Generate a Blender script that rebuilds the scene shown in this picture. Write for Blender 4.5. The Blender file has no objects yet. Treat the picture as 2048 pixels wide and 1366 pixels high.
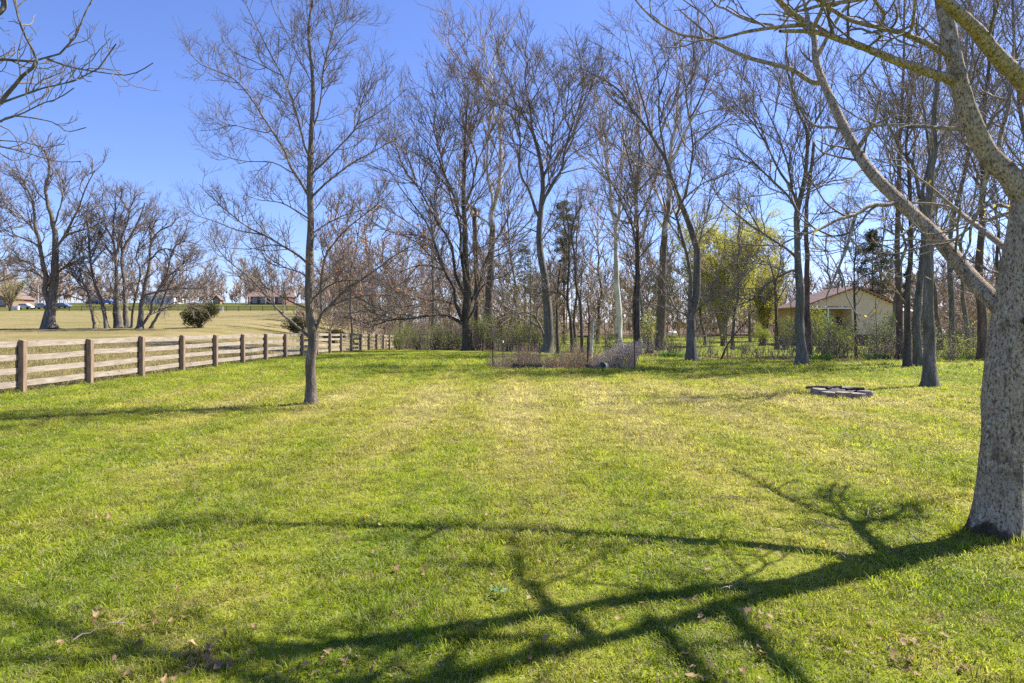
import bpy, bmesh, math, random
import numpy as np
from mathutils import Vector, Matrix, noise as mnoise

# ------------------------------------------------------------------ camera, sky, sun, exposure
scene = bpy.context.scene
COL = scene.collection
F = 1250.0            # focal length in photo pixels (photo 2048 wide)
EYE = 1.75
HOR = 650.0           # horizon row in the photo
cam_d = bpy.data.cameras.new("camera")
cam_d.sensor_width = 36.0
cam_d.lens = F / 2048.0 * 36.0
cam_d.shift_y = -(683.0 - HOR) / 2048.0
cam_d.clip_start = 0.05
cam_d.clip_end = 3000.0
cam = bpy.data.objects.new("camera", cam_d)
cam.location = (0, 0, EYE)
cam.rotation_euler = (math.radians(90), 0, 0)
COL.objects.link(cam)
scene.camera = cam

SUN_EL = math.radians(47.0)
SUN_AZ = math.atan2(0.91, 0.41)          # clockwise from +Y (towards +X)
sun_dir = Vector((math.sin(SUN_AZ) * math.cos(SUN_EL), math.cos(SUN_AZ) * math.cos(SUN_EL), math.sin(SUN_EL)))

world = bpy.data.worlds.new("World")
scene.world = world
world.use_nodes = True
wn, wl = world.node_tree.nodes, world.node_tree.links
wn.clear()
sky = wn.new("ShaderNodeTexSky")
sky.sky_type = 'NISHITA'
sky.sun_disc = False
sky.sun_elevation = SUN_EL
sky.sun_rotation = SUN_AZ
sky.altitude = 150.0
sky.air_density = 1.0
sky.dust_density = 0.35
sky.ozone_density = 4.5
tint = wn.new("ShaderNodeMix"); tint.data_type = 'RGBA'; tint.blend_type = 'MULTIPLY'
tint.inputs[0].default_value = 1.0
tint.inputs[7].default_value = (0.77, 0.775, 1.06, 1)
bg = wn.new("ShaderNodeBackground")
bg.inputs[1].default_value = 0.086
wo = wn.new("ShaderNodeOutputWorld")
wl.new(sky.outputs[0], tint.inputs[6]); wl.new(tint.outputs[2], bg.inputs[0]); wl.new(bg.outputs[0], wo.inputs[0])

sun_d = bpy.data.lights.new("sun", 'SUN')
sun_d.energy = 4.8
sun_d.angle = math.radians(0.53)
sun_d.color = (1.0, 0.94, 0.84)
sun = bpy.data.objects.new("sun", sun_d)
sun.rotation_euler = (-sun_dir).to_track_quat('-Z', 'Y').to_euler()
sun.location = (20, 10, 30)
COL.objects.link(sun)

scene.view_settings.view_transform = 'Standard'
scene.view_settings.look = 'None'
scene.view_settings.exposure = 1.36
scene.view_settings.gamma = 1.0
scene.view_settings.use_curve_mapping = False
scene.cycles.use_denoising = False
scene.cycles.max_bounces = 6
scene.cycles.diffuse_bounces = 3
scene.cycles.transmission_bounces = 4
scene.cycles.transparent_max_bounces = 6

# ------------------------------------------------------------------ terrain
def _tab(pts):
    ys = np.arange(-60, 1000, 1.0)
    v = np.interp(ys, [p[0] for p in pts], [p[1] for p in pts])
    k = np.ones(9) / 9.0
    vp = np.pad(v, 4, mode='edge')
    return ys, np.convolve(vp, k, 'valid')
T_MID = _tab([(-60, 0), (28, 0), (40, -.12), (50, -.29), (60, -.6), (75, -.7), (95, -.45), (130, .1), (200, 1.0), (300, 1.8), (600, 4), (1000, 6)])
T_LEFT = _tab([(-60, 0), (16, 0.05), (28, .25), (40, .62), (60, 1.4), (150, 5.0), (190, 8.0), (260, 11.0), (400, 14), (1000, 22)])
T_RIGHT = _tab([(-60, 0), (28, 0), (40, -.08), (60, -.6), (78, -.72), (95, -.4), (130, 2.5), (200, 8), (300, 12), (1000, 16)])
def sstep(a, b, x):
    t = np.clip((x - a) / (b - a), 0, 1)
    return t * t * (3 - 2 * t)
def ground_z(x, y):
    x = np.asarray(x, float); y = np.asarray(y, float)
    m = np.interp(y, *T_MID); l = np.interp(y, *T_LEFT); r = np.interp(y, *T_RIGHT)
    hi_ = np.interp(y, [60, 110], [-31, -20.5])
    wl_ = np.clip((x * 60 / np.maximum(y, 60) + 11.5) / (hi_ + 11.5), 0, 1); wl_ = wl_ * wl_ * (3 - 2 * wl_)
    wr_ = sstep(30, 70, x * 75 / np.maximum(y, 75))
    return m * (1 - wl_) * (1 - wr_) + l * wl_ + r * wr_
def gz(x, y):
    return float(ground_z(x, y))
def at(u, v, D):
    return np.array([(u - 1024.0) / F * D, D, EYE + (HOR - v) / F * D])
def fence_x(y):
    return -12.42 + 0.0287 * (y - 15.86)
HEDGE = ([-60, -11, -3.6, 2.5, 8.6, 12.4, 17, 22, 60], [75, 60.5, 51, 44.5, 33, 30.5, 30, 31, 34])
def hedge_y(x):
    return np.interp(x, *HEDGE)

# ------------------------------------------------------------------ object helpers
def tag(o, label, cat, group=None, kind=None):
    if label: o["label"] = label
    if cat: o["category"] = cat
    if group: o["group"] = group
    if kind: o["kind"] = kind
    return o
def empty(name, loc, label=None, cat=None, group=None):
    o = bpy.data.objects.new(name, None)
    o.empty_display_size = 0.2
    o.location = loc
    COL.objects.link(o)
    return tag(o, label, cat, group)
def link(name, me, mat, parent=None, loc=None):
    o = bpy.data.objects.new(name, me)
    if mat is not None and len(me.materials) == 0:
        me.materials.append(mat)
    if parent is not None: o.parent = parent
    if loc is not None: o.location = loc
    COL.objects.link(o)
    return o
def np_mesh(name, V, Q=None, T=None, smooth=True):
    """mesh from numpy vertices, quads and triangles"""
    me = bpy.data.meshes.new(name)
    V = np.asarray(V, np.float32).reshape(-1, 3)
    Q = np.zeros((0, 4), np.int32) if Q is None else np.asarray(Q, np.int32).reshape(-1, 4)
    T = np.zeros((0, 3), np.int32) if T is None else np.asarray(T, np.int32).reshape(-1, 3)
    nq, nt = len(Q), len(T)
    me.vertices.add(len(V)); me.vertices.foreach_set("co", V.ravel())
    me.loops.add(nq * 4 + nt * 3)
    me.loops.foreach_set("vertex_index", np.concatenate([Q.ravel(), T.ravel()]).astype(np.int32))
    me.polygons.add(nq + nt)
    st = np.concatenate([np.arange(nq) * 4, nq * 4 + np.arange(nt) * 3]).astype(np.int32)
    me.polygons.foreach_set("loop_start", st)
    if smooth:
        me.polygons.foreach_set("use_smooth", np.ones(nq + nt, bool))
    me.update(calc_edges=True)
    me.validate()
    return me
class MB:
    """collects boxes, bars and free faces into one mesh"""
    def __init__(s): s.v = []; s.f = []
    def hexa(s, p):
        n = len(s.v); s.v += [tuple(q) for q in p]
        for f in ((0, 3, 2, 1), (4, 5, 6, 7), (0, 1, 5, 4), (1, 2, 6, 5), (2, 3, 7, 6), (3, 0, 4, 7)):
            s.f.append(tuple(n + i for i in f))
        return s
    def box(s, x0, x1, y0, y1, z0, z1):
        return s.hexa([(x0, y0, z0), (x1, y0, z0), (x1, y1, z0), (x0, y1, z0), (x0, y0, z1), (x1, y0, z1), (x1, y1, z1), (x0, y1, z1)])
    def poly(s, pts):
        n = len(s.v); s.v += [tuple(p) for p in pts]; s.f.append(tuple(range(n, n + len(pts)))); return s
    def prism(s, pts, d):
        n = len(s.v); k = len(pts); d = Vector(d)
        s.v += [tuple(p) for p in pts] + [tuple(Vector(p) + d) for p in pts]
        s.f.append(tuple(range(n + k - 1, n - 1, -1))); s.f.append(tuple(range(n + k, n + 2 * k)))
        for i in range(k):
            j = (i + 1) % k
            s.f.append((n + i, n + j, n + k + j, n + k + i))
        return s
    def tube(s, a, b, r0, r1=None, k=8, cap=True):
        r1 = r0 if r1 is None else r1
        a = Vector(a); b = Vector(b); t = (b - a).normalized()
        u = t.orthogonal().normalized(); w = t.cross(u)
        n = len(s.v)
        for c, r in ((a, r0), (b, r1)):
            for i in range(k):
                an = 2 * math.pi * i / k
                s.v.append(tuple(c + (u * math.cos(an) + w * math.sin(an)) * r))
        for i in range(k):
            j = (i + 1) % k
            s.f.append((n + i, n + j, n + k + j, n + k + i))
        if cap:
            s.f.append(tuple(range(n + k - 1, n - 1, -1))); s.f.append(tuple(range(n + k, n + 2 * k)))
        return s
    def mesh(s, name, bevel=0.0, seg=1, smooth=False):
        me = bpy.data.meshes.new(name)
        me.from_pydata(s.v, [], s.f)
        bm = bmesh.new(); bm.from_mesh(me)
        bmesh.ops.recalc_face_normals(bm, faces=bm.faces)
        if bevel > 0:
            bmesh.ops.bevel(bm, geom=list(bm.edges), offset=bevel, segments=seg, affect='EDGES', profile=0.5)
        bm.to_mesh(me); bm.free()
        if smooth:
            me.polygons.foreach_set("use_smooth", np.ones(len(me.polygons), bool))
        me.update()
        return me
    def build(s, name, mat, parent=None, loc=None, bevel=0.0, seg=1, smooth=False):
        return link(name, s.mesh(name, bevel, seg, smooth), mat, parent, loc)

# ------------------------------------------------------------------ material helpers
class NT:
    def __init__(s, name):
        s.m = bpy.data.materials.new(name); s.m.use_nodes = True
        s.n = s.m.node_tree.nodes; s.l = s.m.node_tree.links
        s.n.clear()
        s.out = s.n.new("ShaderNodeOutputMaterial")
    def node(s, t, **kw):
        n = s.n.new(t)
        for k, v in kw.items(): setattr(n, k, v)
        return n
    def link(s, a, b): s.l.new(a, b)
    def val(s, sock, v):
        if hasattr(v, "is_output") or isinstance(v, bpy.types.NodeSocket): s.l.new(v, sock)
        else: sock.default_value = v
    def math(s, op, a, b=0.0, c=None, clamp=False):
        n = s.node("ShaderNodeMath", operation=op); n.use_clamp = clamp
        s.val(n.inputs[0], a); s.val(n.inputs[1], b)
        if c is not None: s.val(n.inputs[2], c)
        return n.outputs[0]
    def pos(s, scale=(1, 1, 1), obj=False):
        if obj:
            g = s.node("ShaderNodeTexCoord").outputs["Object"]
        else:
            g = s.node("ShaderNodeNewGeometry").outputs["Position"]
        m = s.node("ShaderNodeMapping"); m.inputs["Scale"].default_value = scale
        s.link(g, m.inputs["Vector"])
        return m.outputs[0]
    def noise(s, vec, scale, detail=4.0, rough=0.55, out=0):
        n = s.node("ShaderNodeTexNoise"); s.link(vec, n.inputs["Vector"])
        n.inputs["Scale"].default_value = scale; n.inputs["Detail"].default_value = detail
        n.inputs["Roughness"].default_value = rough
        return n.outputs[out]
    def ramp(s, fac, stops):
        n = s.node("ShaderNodeValToRGB"); s.link(fac, n.inputs[0])
        e = n.color_ramp.elements
        while len(e) < len(stops): e.new(0.5)
        for i, (p, c) in enumerate(stops):
            e[i].position = p
            e[i].color = (c, c, c, 1) if isinstance(c, (int, float)) else (*c, 1)
        return n.outputs[0]
    def mix(s, fac, a, b, blend='MIX'):
        n = s.node("ShaderNodeMix", data_type='RGBA', blend_type=blend)
        s.val(n.inputs[0], fac)
        for k, v in ((6, a), (7, b)):
            if isinstance(v, tuple): n.inputs[k].default_value = (*v, 1) if len(v) == 3 else v
            else: s.link(v, n.inputs[k])
        return n.outputs[2]
    def bump(s, h, strength=0.5, dist=0.02):
        n = s.node("ShaderNodeBump"); n.inputs["Strength"].default_value = strength; n.inputs["Distance"].default_value = dist
        s.link(h, n.inputs["Height"]); return n.outputs[0]
    def bsdf(s, col, rough=0.85, normal=None, spec=0.25, metal=0.0):
        b = s.node("ShaderNodeBsdfPrincipled")
        s.val(b.inputs["Base Color"], (*col, 1) if isinstance(col, tuple) and len(col) == 3 else col)
        s.val(b.inputs["Roughness"], rough); b.inputs["Specular IOR Level"].default_value = spec
        b.inputs["Metallic"].default_value = metal
        if normal is not None: s.link(normal, b.inputs["Normal"])
        return b.outputs[0]
    def done(s, sh):
        s.link(sh, s.out.inputs["Surface"]); return s.m

def mat_plain(name, c1, c2, scale=6.0, rough=0.8, bump=0.3, dist=0.01, stretch=(1, 1, 1), metal=0.0, spec=0.3):
    t = NT(name); p = t.pos(stretch)
    n = t.noise(p, scale, 6, 0.65)
    c = t.ramp(n, [(0.3, c1), (0.72, c2)])
    return t.done(t.bsdf(c, rough, t.bump(n, bump, dist) if bump else None, spec, metal))

def mat_bark(name, dark, mid, pale, scale=1.0, furrow=0.5, lichen=None, moss=None):
    t = NT(name)
    p = t.pos((1, 1, 0.22)); pi = t.pos((1, 1, 1))
    n1 = t.noise(p, 9 * scale, 7, 0.65)
    n2 = t.noise(pi, 3.1 * scale, 5, 0.6)
    v = t.node("ShaderNodeTexVoronoi", feature='DISTANCE_TO_EDGE'); t.link(p, v.inputs["Vector"]); v.inputs["Scale"].default_value = 24 * scale
    crack = t.ramp(v.outputs["Distance"], [(0.0, 0.0), (0.22, 1.0)])
    c = t.ramp(n1, [(0.28, dark), (0.5, mid), (0.75, pale)])
    c = t.mix(t.math('MULTIPLY', t.math('SUBTRACT', 1.0, crack), furrow), c, dark)
    if lichen:
        lm = t.ramp(n2, [(0.47, 0.0), (0.58, 1.0)])
        sp = t.noise(pi, 38 * scale, 3, 0.5)
        lm = t.math('MULTIPLY', lm, t.ramp(sp, [(0.35, 0.25), (0.55, 1.0)]))
        c = t.mix(lm, c, lichen)
    if moss:
        n3 = t.noise(pi, 5.7 * scale, 4, 0.6)
        c = t.mix(t.math('MULTIPLY', t.ramp(n3, [(0.55, 0.0), (0.68, 1.0)]), 0.7), c, moss)
    h = t.math('ADD', t.math('MULTIPLY', crack, 0.5), n1)
    return t.done(t.bsdf(c, 0.92, t.bump(h, 0.7, 0.02 / scale), 0.15))

def mat_sycamore(name, z0, z1):
    t = NT(name)
    p = t.pos((1, 1, 0.25)); pi = t.pos((1, 1, 0.5))
    n1 = t.noise(p, 9, 6, 0.65); n2 = t.noise(pi, 1.6, 4, 0.6)
    brown = t.ramp(n1, [(0.3, (0.05, 0.038, 0.028)), (0.7, (0.20, 0.155, 0.12))])
    white = t.ramp(n2, [(0.35, (0.34, 0.31, 0.26)), (0.6, (0.62, 0.59, 0.53))])
    g = t.node("ShaderNodeNewGeometry"); sx = t.node("ShaderNodeSeparateXYZ"); t.link(g.outputs["Position"], sx.inputs[0])
    f = t.math('DIVIDE', t.math('SUBTRACT', sx.outputs[2], z0), z1 - z0)
    f = t.math('ADD', f, t.math('MULTIPLY', t.math('SUBTRACT', n2, 0.5), 2.2))
    f = t.ramp(f, [(0.35, 0.0), (0.65, 1.0)])
    c = t.mix(f, brown, white)
    return t.done(t.bsdf(c, 0.85, t.bump(n1, 0.5, 0.02), 0.2))

def mat_leaf(name, c1, c2, trans=0.45, scale=1.3):
    t = NT(name); p = t.pos()
    n = t.noise(p, scale, 4, 0.7)
    w = t.node("ShaderNodeTexWhiteNoise", noise_dimensions='3D')
    q = t.node("ShaderNodeVectorMath", operation='SNAP'); t.link(p, q.inputs[0]); q.inputs[1].default_value = (.07, .07, .07)
    t.link(q.outputs[0], w.inputs["Vector"])
    f = t.math('ADD', t.math('MULTIPLY', n, 0.6), t.math('MULTIPLY', w.outputs["Value"], 0.4))
    c = t.ramp(f, [(0.3, c1), (0.7, c2)])
    d = t.bsdf(c, 0.7, None, 0.25)
    tr = t.node("ShaderNodeBsdfTranslucent"); t.link(c, tr.inputs[0])
    m = t.node("ShaderNodeMixShader"); m.inputs[0].default_value = trans
    t.link(d, m.inputs[1]); t.link(tr.outputs[0], m.inputs[2])
    return t.done(m.outputs[0])

# lawn colour as a node group shared by soil and blades -----------------------------------------
def lawn_group():
    g = bpy.data.node_groups.new("lawn_colour", 'ShaderNodeTree')
    g.interface.new_socket("Colour", in_out='OUTPUT', socket_type='NodeSocketColor')
    g.interface.new_socket("Field", in_out='OUTPUT', socket_type='NodeSocketFloat')
    class G(NT):
        def __init__(s): s.n = g.nodes; s.l = g.links
    t = G()
    geo = t.node("ShaderNodeNewGeometry").outputs["Position"]
    sep = t.node("ShaderNodeSeparateXYZ"); t.link(geo, sep.inputs[0])
    X, Y = sep.outputs[0], sep.outputs[1]
    flat = t.node("ShaderNodeCombineXYZ"); t.link(X, flat.inputs[0]); t.link(Y, flat.inputs[1])
    P = flat.outputs[0]
    n_big = t.noise(P, 0.16, 3, 0.55); n_mid = t.noise(P, 0.9, 5, 0.62); n_fine = t.noise(P, 7.0, 4, 0.65)
    # worn yellower middle of the yard
    dx = t.math('DIVIDE', t.math('SUBTRACT', X, 2.0), 13.0); dy = t.math('DIVIDE', t.math('SUBTRACT', Y, 14.5), 9.5)
    rr = t.math('SQRT', t.math('ADD', t.math('MULTIPLY', dx, dx), t.math('MULTIPLY', dy, dy)))
    worn = t.ramp(rr, [(0.25, 1.0), (1.0, 0.0)])
    # mower passes run away from the house, bending slightly
    wx = t.math('ADD', X, t.math('MULTIPLY', n_big, .5))
    wx = t.math('ADD', wx, t.math('MULTIPLY', Y, 0.015))
    st = t.math('SINE', t.math('MULTIPLY', wx, 2 * math.pi / 2.1))
    f = t.math('ADD', t.math('MULTIPLY', n_mid, 0.66), t.math('MULTIPLY', n_fine, 0.62))
    f = t.math('ADD', f, t.math('MULTIPLY', n_big, 0.45))
    f = t.math('ADD', f, t.math('MULTIPLY', worn, 0.38))
    f = t.math('ADD', f, t.math('MULTIPLY', st, 0.095))
    f = t.math('SUBTRACT', f, 0.57)
    lawn = t.ramp(f, [(0.10, (0.175, 0.255, 0.014)), (0.34, (0.295, 0.345, 0.026)), (0.54, (0.385, 0.375, 0.078)), (0.80, (0.485, 0.435, 0.195))])
    n_th = t.noise(P, 2.6, 6, 0.7)
    thatch = t.math('MULTIPLY', t.ramp(n_th, [(0.58, 0.0), (0.68, 1.0)]), 0.75)
    lawn = t.mix(thatch, lawn, (0.36, 0.275, 0.15))
    ff = t.math('ADD', t.math('MULTIPLY', n_mid, 0.6), t.math('MULTIPLY', n_big, 0.55))
    n_band = t.noise(t_map(t, P, (0.12, 0.6, 1)), 0.6, 4, 0.6)
    ff = t.math('ADD', t.math('MULTIPLY', ff, 0.6), t.math('MULTIPLY', n_band, 0.4))
    field = t.ramp(ff, [(0.38, (0.18, 0.185, 0.05)), (0.50, (0.275, 0.245, 0.095)), (0.62, (0.38, 0.305, 0.16))])
    # fence line divides lawn from field
    fx = t.math('ADD', X, t.math('SUBTRACT', 12.75 + 15.86 * 0.0287, t.math('MULTIPLY', Y, 0.0287)))
    fx = t.math('ADD', fx, t.math('MULTIPLY', t.math('SUBTRACT', n_mid, 0.5), 1.2))
    m = t.ramp(t.math('ADD', t.math('MULTIPLY', fx, -0.8), 0.5, clamp=True), [(0.2, 0.0), (0.8, 1.0)])
    far = t.math('GREATER_THAN', Y, 152.0)     # mown verge beyond the paddock
    m = t.math('MULTIPLY', m, t.math('SUBTRACT', 1.0, far))
    lawn = t.mix(t.math('MULTIPLY', t.math('GREATER_THAN', Y, 100.0), 1.0), lawn, (0.135, 0.15, 0.03))  # far lawn has no blades; their self-shadow is put into this darker colour
    c = t.mix(m, lawn, field)
    o = t.node("NodeGroupOutput"); t.link(c, o.inputs[0]); t.link(m, o.inputs[1])
    return g
def t_map(t, vec, scale):
    m = t.node("ShaderNodeMapping"); m.inputs["Scale"].default_value = scale; t.link(vec, m.inputs[0]); return m.outputs[0]
LAWN = lawn_group()

def mat_ground():
    t = NT("ground_turf")
    g = t.node("ShaderNodeGroup"); g.node_tree = LAWN
    p = t.pos()
    a = t.node("ShaderNodeAttribute", attribute_name="litter").outputs["Fac"]
    n = t.noise(p, 2.2, 6, 0.7); nf = t.noise(p, 22, 5, 0.7)
    lit = t.ramp(nf, [(0.3, (0.07, 0.045, 0.028)), (0.5, (0.19, 0.13, 0.085)), (0.7, (0.33, 0.25, 0.18))])
    f = t.ramp(t.math('ADD', a, t.math('MULTIPLY', t.math('SUBTRACT', n, 0.5), 0.9)), [(0.42, 0.0), (0.58, 1.0)])
    soil = t.mix(t.ramp(nf, [(0.35, 0.62), (0.6, 1.0)]), (0.0, 0.0, 0.0), g.outputs[0], 'MIX')
    c = t.mix(f, g.outputs[0], lit)
    hsv = t.mix(t.math('MULTIPLY', t.ramp(nf, [(0.3, 1.0), (0.62, 0.0)]), 0.35), c, (0.06, 0.055, 0.02))
    hsv = t.mix(1.0, hsv, (0.74, 0.72, 0.68), 'MULTIPLY')
    b = t.bsdf(hsv, 0.95, t.bump(t.math('ADD', nf, t.math('MULTIPLY', n, 2.0)), 0.8, 0.05), 0.1)
    return t.done(b)
def mat_grass():
    t = NT("grass_blade")
    g = t.node("ShaderNodeGroup"); g.node_tree = LAWN
    oi = t.node("ShaderNodeObjectInfo")
    r = t.ramp(oi.outputs["Random"], [(0.0, 0.55), (1.0, 1.4)])
    c = t.mix(1.0, g.outputs[0], r, 'MULTIPLY')
    at_ = t.node("ShaderNodeAttribute", attribute_name="straw").outputs["Fac"]
    c = t.mix(t.math('MULTIPLY', at_, 0.75), c, (0.42, 0.37, 0.235))
    d = t.bsdf(c, 0.55, None, 0.3)
    tr = t.node("ShaderNodeBsdfTranslucent"); t.link(t.mix(1.0, c, (1.15, 1.12, 0.72), 'MULTIPLY'), tr.inputs[0])
    m = t.node("ShaderNodeMixShader"); m.inputs[0].default_value = 0.55
    t.link(d, m.inputs[1]); t.link(tr.outputs[0], m.inputs[2])
    return t.done(m.outputs[0])

# ------------------------------------------------------------------ setting: the ground sheet
def grid_axis(lo, hi, d0, d1, step, far0, far1):
    a = list(np.arange(d0, d1 + 1e-6, step))
    s = step; x = a[-1]
    while x < far1: s *= 1.12; x += s; a.append(x)
    s = step; x = a[0]; b = []
    while x > far0: s *= 1.12; x -= s; b.append(x)
    return np.array(b[::-1] + a)
gx = grid_axis(0, 0, -42, 42, 0.6, -900, 900)
gy = grid_axis(0, 0, -8, 75, 0.6, -60, 1000)
GX, GY = np.meshgrid(gx, gy)
rng0 = np.random.default_rng(3)
GZ = ground_z(GX, GY)
near_ = np.clip(1 - (np.abs(GY - 20) / 70), 0, 1)
GZ = GZ + near_ * 0.016 * (np.sin(GX * 1.7 + np.sin(GY * .9) * 2) * np.sin(GY * 1.3 + 1.1) + rng0.normal(0, .35, GX.shape))
nx_, ny_ = len(gx), len(gy)
ii = (np.arange(ny_ - 1)[:, None] * nx_ + np.arange(nx_ - 1)[None, :]).ravel()
gme = np_mesh("ground", np.stack([GX, GY, GZ], -1), np.stack([ii, ii + 1, ii + nx_ + 1, ii + nx_], -1))
dh = GY - hedge_y(GX)
band = sstep(-0.5, 0.8, dh) * (1 - sstep(3.5, 6.5, dh)) * sstep(-14, -11, GX)
beds = np.exp(-(((GX - 2.2) / 3.1) ** 4 + ((GY - 26.0) / 1.35) ** 4)) * 0.75
rings = np.zeros_like(GX)
att = gme.attributes.new("litter", 'FLOAT', 'POINT')
wood_floor = sstep(106, 116, GY) * sstep(-40, -26, GX + (GY - 110) * .25) * .62
lit = np.clip(band + beds + wood_floor, 0, 1)
att.data.foreach_set("value", lit.astype(np.float32).ravel())
M_GROUND = mat_ground()
ground = link("ground", gme, M_GROUND)
tag(ground, "mown lawn with pasture beyond the fence", "ground", kind="structure")

# ------------------------------------------------------------------ branching machinery (numpy)
def catmull(P, K):
    P = np.asarray(P, float); n = len(P)
    if n == 2:
        t = np.linspace(0, 1, K)[:, None]; return P[0] * (1 - t) + P[1] * t
    d = np.concatenate([[0], np.cumsum(np.linalg.norm(np.diff(P[:, :3], axis=0), axis=1))]); d /= d[-1]
    E = np.vstack([2 * P[0] - P[1], P, 2 * P[-1] - P[-2]])
    out = []
    for s in np.linspace(0, 1, K):
        i = min(int(np.searchsorted(d, s, 'right')) - 1, n - 2); i = max(i, 0)
        u = (s - d[i]) / max(d[i + 1] - d[i], 1e-9)
        p0, p1, p2, p3 = E[i], E[i + 1], E[i + 2], E[i + 3]
        out.append(0.5 * ((2 * p1) + (-p0 + p2) * u + (2 * p0 - 5 * p1 + 4 * p2 - p3) * u * u + (-p0 + 3 * p1 - 3 * p2 + p3) * u ** 3))
    return np.array(out)
def tube_arrays(P, R, S):
    """P [N,K,3], R [N,K] -> verts, quads"""
    N, K, _ = P.shape
    T = np.empty_like(P)
    T[:, 1:-1] = P[:, 2:] - P[:, :-2]; T[:, 0] = P[:, 1] - P[:, 0]; T[:, -1] = P[:, -1] - P[:, -2]
    T /= np.linalg.norm(T, axis=-1, keepdims=True) + 1e-12
    md = P[:, -1] - P[:, 0]
    ax = np.argmin(np.abs(md), axis=1)
    a = np.zeros((N, 1, 3)); a[np.arange(N), 0, ax] = 1.0
    U = np.cross(T, a); U /= np.linalg.norm(U, axis=-1, keepdims=True) + 1e-12
    W = np.cross(T, U)
    an = np.arange(S) * 2 * np.pi / S
    V = P[:, :, None, :] + R[:, :, None, None] * (np.cos(an)[None, None, :, None] * U[:, :, None, :] + np.sin(an)[None, None, :, None] * W[:, :, None, :])
    base = (np.arange(N) * K * S)[:, None, None] + (np.arange(K - 1) * S)[None, :, None]
    s = np.arange(S)[None, None, :]; s2 = (np.arange(S)[None, None, :] + 1) % S
    Q = np.stack([base + s, base + s2, base + S + s2, base + S + s], -1)
    return V.reshape(-1, 3), Q.reshape(-1, 4)
class Tubes:
    def __init__(s): s.V = []; s.Q = []; s.n = 0
    def add(s, P, R, S):
        if len(P) == 0: return
        V, Q = tube_arrays(np.asarray(P, float), np.asarray(R, float), S)
        s.V.append(V); s.Q.append(Q + s.n); s.n += len(V)
    def mesh(s, name, off=(0, 0, 0)):
        return np_mesh(name, np.concatenate(s.V) - np.asarray(off, float), np.concatenate(s.Q))
def spawn(rng, P, R, spacing, tmin, tmax, ang, length, up, wob, K, r, rtip, droop=0.0, taper=0.5, minlen=0.3, jit=0.55, upb=0.25, floor=0.0):
    """children of every path in P; returns paths and radii"""
    N, KP, _ = P.shape
    seg = np.linalg.norm(np.diff(P, axis=1), axis=2); L = seg.sum(1)
    cnt = np.maximum(1, np.round(L * (tmax - tmin) / spacing * rng.uniform(.8, 1.2, N)).astype(int))
    idx = np.repeat(np.arange(N), cnt)
    M = len(idx)
    t = tmin + (tmax - tmin) * rng.random(M) ** 0.85
    f = t * (KP - 1); i = np.minimum(f.astype(int), KP - 2); u = (f - i)[:, None]
    p0 = P[idx, i] * (1 - u) + P[idx, i + 1] * u
    T = P[idx, i + 1] - P[idx, i]; T /= np.linalg.norm(T, axis=1, keepdims=True) + 1e-12
    pr = (R[idx, i] * (1 - u[:, 0]) + R[idx, i + 1] * u[:, 0])
    q = rng.normal(size=(M, 3)); q[:, 2] += upb
    q -= (q * T).sum(1, keepdims=True) * T; q /= np.linalg.norm(q, axis=1, keepdims=True) + 1e-12
    a = np.radians(rng.uniform(ang[0], ang[1], M))[:, None]
    d = np.cos(a) * T + np.sin(a) * q
    ln = length * (1 - jit + jit * 1.6 * rng.random(M)) * (1 - taper * t)
    ln = np.maximum(ln, minlen * length)
    out = np.empty((M, K, 3)); out[:, 0] = p0
    st = (ln / (K - 1))[:, None]
    g = np.array([0, 0, 1.0])
    for k in range(1, K):
        d = d + rng.normal(size=(M, 3)) * wob + g * (up - droop * k / K)
        d /= np.linalg.norm(d, axis=1, keepdims=True)
        out[:, k] = out[:, k - 1] + d * st
    rs = np.maximum(np.minimum(r, pr * 0.75), r * floor)[:, None] * (1 - np.linspace(0, 1, K)[None, :]) + np.maximum(np.minimum(rtip, pr * 0.6), rtip * floor)[:, None] * np.linspace(0, 1, K)[None, :]
    return out, rs

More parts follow.
